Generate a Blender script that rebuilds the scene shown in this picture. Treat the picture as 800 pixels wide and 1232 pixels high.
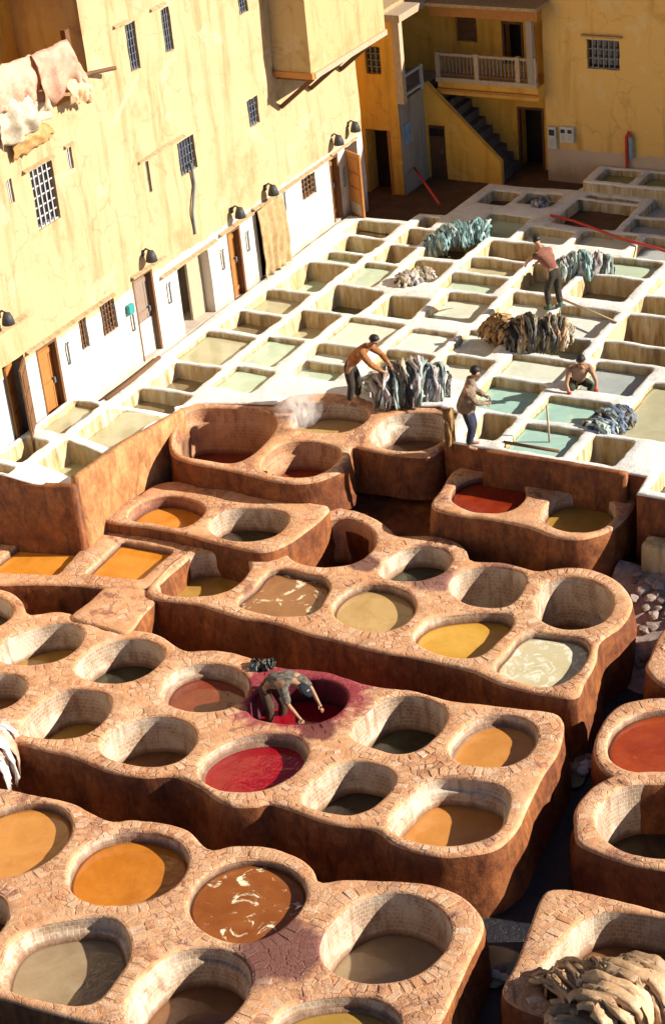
import bpy, bmesh, math, random
import numpy as np
from mathutils import Vector, Matrix, Quaternion, noise
from mathutils.geometry import delaunay_2d_cdt
random.seed(7)
for o in list(bpy.data.objects): bpy.data.objects.remove(o)
S = bpy.context.scene
COL = S.collection
rad = math.radians

# ------------------------------------------------------------------ camera
CAM_H, FPX = 18.0, 2379.0          # camera height over the white basins; focal length in photo pixels (800 x 1232)
def cam_axes(a, b, c):
    f = Vector((math.sin(a)*math.cos(b), math.cos(a)*math.cos(b), -math.sin(b)))
    r = Vector((math.cos(a), -math.sin(a), 0)); d = f.cross(r)
    r2 = r*math.cos(c) + d*math.sin(c)
    return r2, f.cross(r2), f
RT, DN, FW = cam_axes(rad(-32.03), rad(29.35), rad(6.035))
CAM = Vector((0, 0, CAM_H))
cd = bpy.data.cameras.new('camera'); cam = bpy.data.objects.new('camera', cd); COL.objects.link(cam)
m3 = Matrix((RT, -DN, -FW)).transposed()
cam.matrix_world = Matrix.Translation(CAM) @ m3.to_4x4()
cd.sensor_fit = 'VERTICAL'; cd.sensor_height = 24; cd.lens = FPX/1232*24
cd.clip_start = .1; cd.clip_end = 2000
S.camera = cam
# ------------------------------------------------------------------ sky, sun, exposure
SUN_EL, SUN_AZ = rad(27), rad(21)   # azimuth from +X towards +Y
tosun = Vector((math.cos(SUN_EL)*math.cos(SUN_AZ), math.cos(SUN_EL)*math.sin(SUN_AZ), math.sin(SUN_EL)))
W = bpy.data.worlds.new('World'); S.world = W; W.use_nodes = True
wn = W.node_tree; bg = wn.nodes['Background']
sk = wn.nodes.new('ShaderNodeTexSky'); sk.sky_type = 'NISHITA'; sk.sun_disc = False
sk.sun_elevation = SUN_EL; sk.sun_rotation = math.pi/2 - SUN_AZ
sk.air_density = .6; sk.dust_density = .3; sk.altitude = 400
wn.links.new(sk.outputs[0], bg.inputs[0]); bg.inputs[1].default_value = .05
ld = bpy.data.lights.new('sun', 'SUN'); ld.energy = 5.0; ld.angle = rad(.5); ld.color = (1, .93, .82)
sun = bpy.data.objects.new('sun', ld); COL.objects.link(sun); sun.location = (0, 0, 60)
sun.rotation_euler = tosun.to_track_quat('Z', 'Y').to_euler()
S.view_settings.view_transform = 'Standard'; S.view_settings.look = 'None'
S.view_settings.gamma = 1; S.view_settings.exposure = 0.95
S.render.engine = 'CYCLES'; S.cycles.volume_bounces = 3

# ------------------------------------------------------------------ pixels to places
def ray(x, y): return (RT*((x-400)/FPX) + DN*((y-616)/FPX) + FW).normalized()
def P(x, y, z=0.): d = ray(x, y); return CAM + d*((z-CAM.z)/d.z)
def PX(x, y, X): d = ray(x, y); return CAM + d*((X-CAM.x)/d.x)
def PY(x, y, Y): d = ray(x, y); return CAM + d*((Y-CAM.y)/d.y)
FH = Vector((FW.x, FW.y, 0)).normalized()
def PV(x, y, base, off=0.):        # on the upright plane through base that faces the camera, pushed off metres away
    d = ray(x, y); b = Vector(base) + FH*off
    return CAM + d*((b-CAM).dot(FH)/d.dot(FH))

# ------------------------------------------------------------------ objects
def link(o, parent=None):
    COL.objects.link(o)
    if parent is not None:
        o.parent = parent
        o.matrix_parent_inverse = Matrix.Identity(4)
    return o
def wloc(o):
    v = Vector(o.location)
    while o.parent: o = o.parent; v += o.location
    return v
def tag(o, label, cat, group=None, kind=None):
    if label: o['label'] = label
    if cat: o['category'] = cat
    if group: o['group'] = group
    if kind: o['kind'] = kind
    return o
def empty(name, loc, label=None, cat=None, group=None):
    o = bpy.data.objects.new(name, None); o.location = loc; o.empty_display_size = .2; link(o)
    return tag(o, label, cat, group)
def mesh_obj(name, verts, faces, mats, parent=None, smooth=True, midx=None, uvs=None, org=None):
    """verts in world space; the object's origin goes to org (or the parent's origin)"""
    if org is None: org = wloc(parent) if parent is not None else Vector((0, 0, 0))
    org = Vector(org)
    me = bpy.data.meshes.new(name)
    me.from_pydata([tuple(Vector(v)-org) for v in verts], [], faces)
    for m in (mats if isinstance(mats, (list, tuple)) else [mats]): me.materials.append(m)
    if midx is not None: me.polygons.foreach_set('material_index', midx)
    if smooth: me.polygons.foreach_set('use_smooth', [True]*len(me.polygons))
    if uvs is not None:
        ul = me.uv_layers.new(name='UVMap')
        vi = np.zeros(len(me.loops), int); me.loops.foreach_get('vertex_index', vi)
        ul.data.foreach_set('uv', np.array(uvs, float)[vi].ravel())
    me.update()
    o = bpy.data.objects.new(name, me); link(o, parent)
    o.location = org - (wloc(parent) if parent is not None else Vector((0, 0, 0)))
    return o

class MB:
    """collects shapes for one mesh object"""
    def __init__(s): s.v = []; s.f = []; s.sm = []
    def add(s, vs, fs):
        n = len(s.v); s.v += [Vector(v) for v in vs]; s.f += [tuple(i+n for i in f) for f in fs]
    def box(s, a, b):
        (x0, y0, z0), (x1, y1, z1) = a, b
        x0, x1 = min(x0, x1), max(x0, x1); y0, y1 = min(y0, y1), max(y0, y1); z0, z1 = min(z0, z1), max(z0, z1)
        s.add([(x0,y0,z0),(x1,y0,z0),(x1,y1,z0),(x0,y1,z0),(x0,y0,z1),(x1,y0,z1),(x1,y1,z1),(x0,y1,z1)],
              [(0,3,2,1),(4,5,6,7),(0,1,5,4),(1,2,6,5),(2,3,7,6),(3,0,4,7)])
        return s
    def prism(s, pts, ext):        # polygon pts (3-D) extruded by vector ext
        n = len(pts); ext = Vector(ext); p = [Vector(q) for q in pts]
        s.add(p+[q+ext for q in p], [tuple(range(n-1, -1, -1)), tuple(range(n, 2*n))] + [(i, (i+1) % n, n+(i+1) % n, n+i) for i in range(n)])
        return s
    def bar(s, a, b, w, h=None):   # square bar
        a, b = Vector(a), Vector(b); h = h or w; d = (b-a).normalized()
        u = d.cross(Vector((0, 0, 1)));
        if u.length < .05: u = Vector((1, 0, 0))
        u.normalize(); v = d.cross(u)
        q = [a+u*w/2*i+v*h/2*j for i, j in ((-1,-1),(1,-1),(1,1),(-1,1))]
        s.prism(q, b-a); return s
    def tube(s, pts, r, n=8, cap=True):
        pts = [Vector(p) for p in pts]; rings = []; N = len(pts)
        rr = r if isinstance(r, (list, tuple)) else [r]*N
        up = Vector((0, 0, 1)); prev = None
        base = len(s.v); vs = []; fs = []
        for i in range(N):
            d = (pts[min(i+1, N-1)]-pts[max(i-1, 0)]).normalized()
            u = d.cross(up) if prev is None else prev - d*prev.dot(d)
            if u.length < .05: u = d.cross(Vector((1, 0, 0)))
            u.normalize(); prev = u; v = d.cross(u)
            for k in range(n):
                t = 2*math.pi*k/n; vs.append(pts[i]+(u*math.cos(t)+v*math.sin(t))*rr[i])
        for i in range(N-1):
            for k in range(n): fs.append((i*n+k, i*n+(k+1) % n, (i+1)*n+(k+1) % n, (i+1)*n+k))
        if cap: fs += [tuple(range(n-1, -1, -1)), tuple(range((N-1)*n, N*n))]
        s.add(vs, fs); return s
    def build(s, name, mat, parent=None, smooth=False, org=None, bevel=0, **k):
        o = mesh_obj(name, s.v, s.f, mat, parent, smooth, org=org)
        if bevel:
            b = o.modifiers.new('bevel', 'BEVEL'); b.width = bevel; b.segments = 2; b.limit_method = 'ANGLE'; b.angle_limit = rad(35)
        return o

# ------------------------------------------------------------------ materials
def new_mat(name):
    m = bpy.data.materials.new(name); m.use_nodes = True
    nt = m.node_tree; b = nt.nodes['Principled BSDF']
    return m, nt, b
def N(nt, t, **k):
    n = nt.nodes.new(t)
    for a, v in k.items(): setattr(n, a, v)
    return n
def L(nt, a, b): nt.links.new(a, b)
def c4(c): return (c[0], c[1], c[2], 1)
def ramp(nt, fac, stops):
    r = N(nt, 'ShaderNodeValToRGB'); e = r.color_ramp.elements
    while len(e) > 1: e.remove(e[-1])
    e[0].position = stops[0][0]; e[0].color = c4(stops[0][1])
    for p, c in stops[1:]:
        q = e.new(p); q.color = c4(c)
    L(nt, fac, r.inputs[0]); return r.outputs[0]
def noise_tex(nt, vec, scale, detail=5, rough=.6, dist=0.):
    n = N(nt, 'ShaderNodeTexNoise'); n.inputs['Scale'].default_value = scale; n.inputs['Detail'].default_value = detail
    n.inputs['Roughness'].default_value = rough; n.inputs['Distortion'].default_value = dist
    L(nt, vec, n.inputs['Vector']); return n.outputs['Fac']
def mix(nt, fac, a, b, mode='MIX'):
    n = N(nt, 'ShaderNodeMix', data_type='RGBA', blend_type=mode)
    if isinstance(fac, (int, float)): n.inputs[0].default_value = fac
    else: L(nt, fac, n.inputs[0])
    for i, c in ((6, a), (7, b)):
        if isinstance(c, tuple): n.inputs[i].default_value = c4(c)
        else: L(nt, c, n.inputs[i])
    return n.outputs[2]
def math_n(nt, op, a, b=None, clamp=False):
    n = N(nt, 'ShaderNodeMath', operation=op); n.use_clamp = clamp
    for i, c in ((0, a), (1, b)):
        if c is None: continue
        if isinstance(c, (int, float)): n.inputs[i].default_value = c
        else: L(nt, c, n.inputs[i])
    return n.outputs[0]
def maprange(nt, v, a, b, c=0., d=1.):
    n = N(nt, 'ShaderNodeMapRange'); n.inputs[1].default_value = a; n.inputs[2].default_value = b
    n.inputs[3].default_value = c; n.inputs[4].default_value = d; L(nt, v, n.inputs[0]); return n.outputs[0]
def bump(nt, b, h, strength=.4, dist=.02, prev=None):
    n = N(nt, 'ShaderNodeBump'); n.inputs['Strength'].default_value = strength; n.inputs['Distance'].default_value = dist
    L(nt, h, n.inputs['Height'])
    if prev is not None: L(nt, prev, n.inputs['Normal'])
    L(nt, n.outputs[0], b.inputs['Normal']); return n.outputs[0]
def wpos(nt): return N(nt, 'ShaderNodeNewGeometry').outputs['Position']
def opos(nt): return N(nt, 'ShaderNodeTexCoord').outputs['Object']
def scaled(nt, vec, s):
    n = N(nt, 'ShaderNodeVectorMath', operation='MULTIPLY'); L(nt, vec, n.inputs[0]); n.inputs[1].default_value = s; return n.outputs[0]

def simple(name, c1, c2, scale=6, rough=.8, bs=.3, bd=.01, stretch=(1, 1, 1), rnd=0., spec=.3, metal=0.):
    """two-tone mottled material; rnd adds a per-object change of lightness"""
    m, nt, b = new_mat(name); v = scaled(nt, opos(nt), stretch)
    n1 = noise_tex(nt, v, scale, 6, .65); col = ramp(nt, n1, [(.3, c1), (.7, c2)])
    if rnd:
        r = N(nt, 'ShaderNodeObjectInfo').outputs['Random']
        hs = N(nt, 'ShaderNodeHueSaturation'); L(nt, maprange(nt, r, 0, 1, 1-rnd, 1+rnd), hs.inputs['Value']); L(nt, col, hs.inputs['Color']); col = hs.outputs[0]
    L(nt, col, b.inputs['Base Color']); b.inputs['Roughness'].default_value = rough; b.inputs['Metallic'].default_value = metal
    b.inputs['Specular IOR Level'].default_value = spec
    bump(nt, b, noise_tex(nt, v, scale*5, 6, .7), bs, bd); return m

# stains that belong to the masonry itself: (centre x, y, radius, colour)
STAINS = [(-15.6, 23.3, 1.3, (.26, .012, .04)), (-12.75, 17.75, .8, (.15, .05, .045)), (-15.0, 27.25, .5, (.2, .085, .07)),
          (-16.5, 27.3, .35, (.15, .06, .05)), (-14.75, 22.45, .35, (.14, .03, .03))]
def stain(nt, col, pos, amt=.9):
    sep = N(nt, 'ShaderNodeSeparateXYZ'); L(nt, pos, sep.inputs[0]); nz = noise_tex(nt, pos, 3.0, 5, .65)
    for x, y, r, c in STAINS:
        dx = math_n(nt, 'SUBTRACT', sep.outputs[0], x); dy = math_n(nt, 'SUBTRACT', sep.outputs[1], y)
        d = math_n(nt, 'SQRT', math_n(nt, 'ADD', math_n(nt, 'MULTIPLY', dx, dx), math_n(nt, 'MULTIPLY', dy, dy)))
        d = math_n(nt, 'ADD', d, math_n(nt, 'MULTIPLY', math_n(nt, 'SUBTRACT', nz, .5), r*1.1))
        col = mix(nt, maprange(nt, d, r*1.02, r*.72, 0, amt), col, c)
    return col

def mud_mat(name, stops, wet=.75, bs=.55, streak=True):
    m, nt, b = new_mat(name); pos = wpos(nt)
    a = noise_tex(nt, pos, 1.3, 6, .62, .4); c = noise_tex(nt, pos, 7.5, 7, .7)
    f = math_n(nt, 'ADD', math_n(nt, 'MULTIPLY', a, .62), math_n(nt, 'MULTIPLY', c, .38))
    col = ramp(nt, f, stops)
    if streak:
        s = noise_tex(nt, scaled(nt, pos, (3.2, 3.2, 1.1)), 1.2, 8, .75, 1.2)
        col = mix(nt, maprange(nt, s, .45, .68, 0, .8), col, (stops[0][1][0]*.5, stops[0][1][1]*.45, stops[0][1][2]*.5))
        s2 = noise_tex(nt, scaled(nt, pos, (3, 3, 1.6)), 1.7, 8, .75)
        col = mix(nt, maprange(nt, s2, .57, .75, 0, .35), col, (.40, .26, .15))
    crack = None
    if not streak:
        vo = N(nt, 'ShaderNodeTexVoronoi', feature='DISTANCE_TO_EDGE'); vo.inputs['Scale'].default_value = 7.5
        wv = N(nt, 'ShaderNodeVectorMath', operation='ADD'); nn = N(nt, 'ShaderNodeTexNoise'); nn.inputs['Scale'].default_value = 6; L(nt, pos, nn.inputs['Vector'])
        L(nt, pos, wv.inputs[0]); L(nt, scaled(nt, nn.outputs['Color'], (.07, .07, .07)), wv.inputs[1]); L(nt, wv.outputs[0], vo.inputs['Vector'])
        gate = maprange(nt, noise_tex(nt, pos, 1.1, 4, .6), .4, .58)
        crack = math_n(nt, 'MULTIPLY', maprange(nt, vo.outputs['Distance'], .07, .0), gate)
        vc = N(nt, 'ShaderNodeTexVoronoi'); vc.inputs['Scale'].default_value = 7.5; L(nt, wv.outputs[0], vc.inputs['Vector'])
        sp = N(nt, 'ShaderNodeSeparateColor'); L(nt, vc.outputs['Color'], sp.inputs[0])
        col = mix(nt, math_n(nt, 'MULTIPLY', maprange(nt, sp.outputs[0], .45, 1, 0, .5), gate), col, (.62, .44, .31))
        col = mix(nt, math_n(nt, 'MULTIPLY', maprange(nt, sp.outputs[1], .6, 1, 0, .55), gate), col, (.24, .10, .06))
        col = mix(nt, math_n(nt, 'MULTIPLY', crack, .6), col, (.22, .09, .045))
        pp = noise_tex(nt, pos, 1.15, 7, .72, .9); col = mix(nt, maprange(nt, pp, .585, .625, 0, .8), col, (.22, .09, .065))
        dk = noise_tex(nt, pos, 3.4, 8, .72, .8); col = mix(nt, maprange(nt, dk, .56, .68, 0, .6), col, (.17, .065, .045))
    col = stain(nt, col, pos)
    L(nt, col, b.inputs['Base Color']); b.inputs['Roughness'].default_value = wet; b.inputs['Specular IOR Level'].default_value = .35
    h = math_n(nt, 'ADD', math_n(nt, 'MULTIPLY', noise_tex(nt, pos, 5, 6, .6), .7), math_n(nt, 'MULTIPLY', noise_tex(nt, pos, 32, 5, .7), .35))
    if crack is not None: h = math_n(nt, 'SUBTRACT', h, math_n(nt, 'MULTIPLY', crack, .5))
    bump(nt, b, h, bs, .05); return m

def brick_mat(name):
    m, nt, b = new_mat(name); pos = wpos(nt)
    r = N(nt, 'ShaderNodeObjectInfo').outputs['Random']
    at = N(nt, 'ShaderNodeAttribute', attribute_name='tint').outputs['Fac']
    t = math_n(nt, 'FRACT', math_n(nt, 'ADD', r, at))
    col = ramp(nt, t, [(0, (.56, .27, .13)), (.2, (.62, .33, .165)), (.5, (.68, .39, .21)), (.75, (.73, .46, .28)), (.9, (.64, .35, .18)), (1, (.77, .54, .37))])
    g = noise_tex(nt, pos, 2.2, 6, .65, .5)
    col = mix(nt, maprange(nt, g, .5, .72, 0, .75), col, (.30, .115, .05))
    g2 = noise_tex(nt, pos, 9, 6, .7)
    col = mix(nt, maprange(nt, g2, .56, .7, 0, .6), col, (.24, .11, .07))
    pp = noise_tex(nt, pos, 1.15, 7, .72, .9); col = mix(nt, maprange(nt, pp, .585, .64, 0, .7), col, (.27, .10, .07))
    g3 = noise_tex(nt, pos, 4.3, 5, .6)
    col = mix(nt, maprange(nt, g3, .6, .72, 0, .6), col, (.70, .58, .46))
    col = stain(nt, col, pos)
    L(nt, col, b.inputs['Base Color']); b.inputs['Roughness'].default_value = .82; b.inputs['Specular IOR Level'].default_value = .3
    bump(nt, b, noise_tex(nt, pos, 30, 6, .75), .8, .04); return m

def lining_mat(name, c_brick, c_brick2, c_mortar, c_lime, dirt):
    """inside of a vat: small tiles in lime mortar, limed patches, dirt"""
    m, nt, b = new_mat(name); pos = wpos(nt)
    uv = N(nt, 'ShaderNodeTexCoord').outputs['UV']
    bt = N(nt, 'ShaderNodeTexBrick'); L(nt, uv, bt.inputs['Vector'])
    bt.inputs['Scale'].default_value = 1; bt.inputs['Brick Width'].default_value = .095; bt.inputs['Row Height'].default_value = .07
    bt.inputs['Mortar Size'].default_value = .009; bt.inputs['Mortar Smooth'].default_value = .4
    bt.offset = .5
    bt.inputs['Color1'].default_value = c4(c_brick); bt.inputs['Color2'].default_value = c4(c_brick2); bt.inputs['Mortar'].default_value = c4(c_mortar)
    g = noise_tex(nt, pos, 1.7, 6, .65, .3)
    col = mix(nt, maprange(nt, g, .43, .6, 0, .85), bt.outputs['Color'], c_lime)
    s = noise_tex(nt, scaled(nt, pos, (5, 5, .8)), 1.5, 5, .6)
    col = mix(nt, maprange(nt, s, .5, .68, 0, .7), col, dirt)
    td = N(nt, 'ShaderNodeAttribute', attribute_name='tide').outputs['Fac']
    tn = math_n(nt, 'SUBTRACT', td, math_n(nt, 'MULTIPLY', noise_tex(nt, scaled(nt, pos, (3, 3, .6)), 1.6, 5, .65), .2))
    col = mix(nt, maprange(nt, tn, .02, -.03, 0, .75), col, dirt)
    col = mix(nt, maprange(nt, tn, -.045, -.08, 0, .6), col, (dirt[0]*.45, dirt[1]*.45, dirt[2]*.45))
    L(nt, col, b.inputs['Base Color']); b.inputs['Roughness'].default_value = .62; b.inputs['Specular IOR Level'].default_value = .4
    h = math_n(nt, 'ADD', math_n(nt, 'MULTIPLY', bt.outputs['Fac'], -.6), noise_tex(nt, pos, 24, 5, .7))
    bump(nt, b, h, .5, .02); return m

def liquid_mat(name, c1, c2, rough=.06, scum=None, scum_t=.62, scum_scale=3., wav=.09, spec=.5):
    m, nt, b = new_mat(name); pos = wpos(nt)
    g = noise_tex(nt, pos, 1.6, 5, .55, .8); col = ramp(nt, g, [(.3, c1), (.72, c2)])
    rr = rough
    fl = noise_tex(nt, pos, .9, 7, .66, 2.2); col = mix(nt, maprange(nt, fl, .5, .66, 0, .2), col, (c2[0]*1.25+.03, c2[1]*1.25+.03, c2[2]*1.2+.03))
    fd = noise_tex(nt, scaled(nt, pos, (1, 1.6, 1)), 2.1, 7, .7, 2.5); col = mix(nt, maprange(nt, fd, .56, .7, 0, .22), col, (c1[0]*.55, c1[1]*.55, c1[2]*.55))
    if scum:
        s = noise_tex(nt, pos, scum_scale, 8, .7, 1.6)
        mask = maprange(nt, s, scum_t, scum_t+.05, 0, 1)
        col = mix(nt, mask, col, scum)
        L(nt, maprange(nt, mask, 0, 1, rough, .6), b.inputs['Roughness'])
    else: b.inputs['Roughness'].default_value = rough
    L(nt, col, b.inputs['Base Color']); b.inputs['Specular IOR Level'].default_value = spec
    bump(nt, b, noise_tex(nt, pos, 4.5, 4, .55, .8), wav, .05); return m

def plaster_mat(name, base, dark, light, white_z=None, white=(.78, .74, .66)):
    """old lime-washed wall; below white_z (metres) it is painted white"""
    m, nt, b = new_mat(name); pos = wpos(nt)
    a = noise_tex(nt, pos, .55, 7, .62, .5); c = noise_tex(nt, pos, 3.1, 7, .68)
    f = math_n(nt, 'ADD', math_n(nt, 'MULTIPLY', a, .6), math_n(nt, 'MULTIPLY', c, .4))
    col = ramp(nt, f, [(.32, dark), (.46, base), (.6, base), (.72, light)])
    s = noise_tex(nt, scaled(nt, pos, (2.2, 2.2, .22)), 1.3, 6, .62)
    col = mix(nt, maprange(nt, s, .52, .74, 0, .75), col, (dark[0]*.72, dark[1]*.66, dark[2]*.5))
    patch = noise_tex(nt, pos, .9, 5, .6, .8)
    col = mix(nt, maprange(nt, patch, .6, .63, 0, .5), col, light)
    pd = noise_tex(nt, pos, 1.35, 6, .66, 1.1); col = mix(nt, maprange(nt, pd, .62, .66, 0, .45), col, (dark[0]*.9, dark[1]*.8, dark[2]*.75))
    cv = N(nt, 'ShaderNodeTexVoronoi', feature='DISTANCE_TO_EDGE'); cv.inputs['Scale'].default_value = .7
    cw = N(nt, 'ShaderNodeVectorMath', operation='ADD'); cn = N(nt, 'ShaderNodeTexNoise'); cn.inputs['Scale'].default_value = 1.8; cn.inputs['Detail'].default_value = 6; L(nt, pos, cn.inputs['Vector'])
    L(nt, pos, cw.inputs[0]); L(nt, scaled(nt, cn.outputs['Color'], (.7, .7, .7)), cw.inputs[1]); L(nt, cw.outputs[0], cv.inputs['Vector'])
    ck = math_n(nt, 'MULTIPLY', maprange(nt, cv.outputs['Distance'], .018, .0), maprange(nt, a, .45, .55)); col = mix(nt, math_n(nt, 'MULTIPLY', ck, .28), col, (dark[0]*.45, dark[1]*.4, dark[2]*.4))
    hgt = math_n(nt, 'ADD', math_n(nt, 'MULTIPLY', a, .5), c)
    if white_z is not None:
        sep = N(nt, 'ShaderNodeSeparateXYZ'); L(nt, pos, sep.inputs[0])
        zz = math_n(nt, 'ADD', sep.outputs[2], math_n(nt, 'MULTIPLY', math_n(nt, 'SUBTRACT', c, .5), .35))
        wcol = mix(nt, maprange(nt, noise_tex(nt, pos, 2.6, 7, .7, .6), .5, .72, 0, .8), white, (.52, .40, .27))
        low = maprange(nt, math_n(nt, 'ADD', zz, math_n(nt, 'MULTIPLY', s, .9)), .75, .25, 0, .75)
        wcol = mix(nt, low, wcol, (.36, .26, .17))
        col = mix(nt, maprange(nt, zz, white_z+.03, white_z-.03), col, wcol)
    L(nt, col, b.inputs['Base Color']); b.inputs['Roughness'].default_value = .9; b.inputs['Specular IOR Level'].default_value = .15
    bump(nt, b, math_n(nt, 'ADD', hgt, math_n(nt, 'MULTIPLY', noise_tex(nt, pos, 22, 6, .7), .3)), .45, .06); return m

M = {}
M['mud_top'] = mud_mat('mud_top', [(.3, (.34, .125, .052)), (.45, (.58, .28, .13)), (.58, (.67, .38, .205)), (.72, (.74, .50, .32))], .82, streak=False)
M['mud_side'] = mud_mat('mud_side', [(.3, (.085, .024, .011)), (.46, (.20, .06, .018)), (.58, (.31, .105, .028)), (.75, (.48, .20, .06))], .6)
M['brick'] = brick_mat('brick')
M['lining'] = lining_mat('vat_lining', (.44, .30, .19), (.36, .22, .13), (.52, .42, .32), (.66, .55, .42), (.26, .13, .07))
M['lining_red'] = lining_mat('vat_lining_red', (.34, .16, .09), (.26, .11, .07), (.36, .2, .12), (.42, .22, .13), (.2, .07, .045))
M['lining_pink'] = lining_mat('vat_lining_crimson', (.12, .015, .022), (.08, .01, .02), (.12, .02, .03), (.18, .015, .035), (.05, .008, .012))
M['lining_orange'] = lining_mat('vat_lining_orange', (.46, .22, .11), (.40, .18, .09), (.5, .28, .15), (.56, .32, .17), (.26, .09, .05))
M['mud_lit'] = mud_mat('lit_orange_plaster', [(.3, (.30, .11, .035)), (.46, (.46, .21, .075)), (.6, (.58, .31, .13)), (.75, (.66, .42, .23))], .8)  # lighter copy of the side mud; the retaining wall's sunlight is put into the colour
# ------------------------------------------------------------------ masonry with holes
def catmull(Q, n=8):
    Q = np.asarray(Q, float); out = []; K = len(Q)
    for i in range(K):
        a, b, c, d = Q[i-1], Q[i], Q[(i+1) % K], Q[(i+2) % K]
        for k in range(n):
            t = k/n; out.append(.5*(2*b+(c-a)*t+(2*a-5*b+4*c-d)*t*t+(3*b-a-3*c+d)*t**3))
    return np.array(out)
def area(l): x, y = l[:, 0], l[:, 1]; return .5*np.sum(x*np.roll(y, -1)-y*np.roll(x, -1))
def ccw(l): return l if area(l) > 0 else l[::-1].copy()
def resample(l, step):
    q = np.vstack([l, l[:1]]); s = np.r_[0, np.cumsum(np.linalg.norm(np.diff(q, axis=0), axis=1))]
    n = max(8, int(s[-1]/step)); t = np.arange(n)*s[-1]/n
    return np.c_[np.interp(t, s, q[:, 0]), np.interp(t, s, q[:, 1])]
def fourier(l, keep):
    l = resample(l, .02); z = l[:, 0]+1j*l[:, 1]; F = np.fft.fft(z); k = np.fft.fftfreq(len(z), 1/len(z))
    F[np.abs(k) > keep] = 0; z = np.fft.ifft(F); return np.c_[z.real, z.imag]
def offset(l, d):
    t = np.roll(l, -1, 0)-np.roll(l, 1, 0); t /= np.linalg.norm(t, axis=1)[:, None]+1e-9
    return l+np.c_[t[:, 1], -t[:, 0]]*d
def inside(p, l):
    p = np.atleast_2d(p); x, y = l[:, 0], l[:, 1]; x2, y2 = np.roll(x, -1), np.roll(y, -1)
    c = (y[None] > p[:, 1:2]) != (y2[None] > p[:, 1:2])
    xi = (x2-x)[None]*(p[:, 1:2]-y[None])/((y2-y)[None]+1e-12)+x[None]
    return ((c & (p[:, :1] < xi)).sum(1) % 2) == 1
def dist_to(p, l):                     # distance of points p to closed loop l (points are dense)
    return np.sqrt(((p[:, None]-l[None])**2).sum(2)).min(1)
def fbm(x, y, z=0., s=1., o=4): return noise.fractal(Vector((x*s, y*s, z*s)), 1., 2., o)
def fill(outer, holes, grid, zf, rng):
    """triangulated top of a block; returns verts (x,y,z) and triangles"""
    lo, hi = outer.min(0), outer.max(0)
    xs, ys = np.meshgrid(np.arange(lo[0], hi[0], grid), np.arange(lo[1], hi[1], grid))
    st = np.c_[xs.ravel(), ys.ravel()]+rng.uniform(-.3, .3, (xs.size, 2))*grid
    ok = inside(st, outer); st = st[ok]; st = st[dist_to(st, outer) > grid*.6]
    for h in holes:
        near = ((st > h.min(0)-grid) & (st < h.max(0)+grid)).all(1)
        bad = np.zeros(len(st), bool)
        if near.any():
            q = st[near]; bad[near] = inside(q, h) | (dist_to(q, h) < grid*.6)
        st = st[~bad]
    V2 = []; E = []
    for l in [outer]+holes:
        n = len(V2); V2 += [Vector(p) for p in l]; E += [(n+i, n+(i+1) % len(l)) for i in range(len(l))]
    V2 += [Vector(p) for p in st]
    v, e, f, *_ = delaunay_2d_cdt(V2, E, [], 0, 1e-6)
    v = np.array([(p.x, p.y) for p in v]); f = np.array([t for t in f if len(t) == 3])
    c = v[f].mean(1); ok = inside(c, outer)
    for h in holes: ok &= ~inside(c, h)
    f = f[ok]
    return [Vector((p[0], p[1], zf(p[0], p[1]))) for p in v], [tuple(int(i) for i in t) for t in f]
def strips(loops, flip=False):
    vs = [Vector(p) for l in loops for p in l]; n = len(loops[0]); fs = []
    for i in range(len(loops)-1):
        for k in range(n):
            q = (i*n+k, i*n+(k+1) % n, (i+1)*n+(k+1) % n, (i+1)*n+k)
            fs.append(q[::-1] if flip else q)
    return vs, fs

def masonry(root, part, outline, holes, zf, zb, mats, grid=.17, batter=.06, bev=.05, rim=.04, rough_side=.03, seed=1, side_steps=6):
    """one solid with holes in its top: top surface, rounded rims, battered sides. mats = (top, side)"""
    rng = np.random.default_rng(seed)
    allv, allf, mi = [], [], []
    def push(vs, fs, m):
        n = len(allv); allv.extend(vs); allf.extend([tuple(i+n for i in f) for f in fs]); mi.extend([m]*len(fs))
    def lift(l, dz): return [(p[0], p[1], zf(p[0], p[1])+dz) for p in l]
    oi = offset(outline, -bev); hi = [offset(h, rim) for h in holes]
    push(*fill(oi, hi, grid, zf, rng), 0)
    side = [lift(oi, 0), [(p[0], p[1], zf(*q)-bev*.28) for p, q in zip(offset(outline, -bev*.3), oi)], [(p[0], p[1], zf(*q)-bev) for p, q in zip(outline, oi)]]
    zt = np.array([zf(*q)-bev for q in oi])
    for k in range(1, side_steps+1):
        t = k/side_steps; lp = offset(outline, batter*t); row = []
        for p, z0 in zip(lp, zt):
            z = z0+(zb-z0)*t; nz = fbm(p[0], p[1], z, 2.2)*rough_side
            row.append((p[0]+nz, p[1]+nz, z))
        side.append(row)
    vs, fs = strips(side[:3], True); push(vs, fs, 0)
    vs, fs = strips(side[2:], True); push(vs, fs, 1)
    for h, ho in zip(holes, hi):
        rl = [lift(ho, 0), [(p[0], p[1], zf(*q)-rim*.3) for p, q in zip(offset(h, rim*.28), ho)], [(p[0], p[1], zf(*q)-rim) for p, q in zip(h, ho)]]
        push(*strips(rl), 0)
    o = mesh_obj(part, allv, allf, list(mats), root, True, mi)
    bm = bmesh.new(); bm.from_mesh(o.data); bmesh.ops.remove_doubles(bm, verts=bm.verts, dist=2e-4)
    bmesh.ops.delete(bm, geom=[v for v in bm.verts if not v.link_faces], context='VERTS')
    bmesh.ops.recalc_face_normals(bm, faces=bm.faces); bm.to_mesh(o.data); bm.free()
    o.data.polygons.foreach_set('use_smooth', [True]*len(o.data.polygons))
    return o

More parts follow.
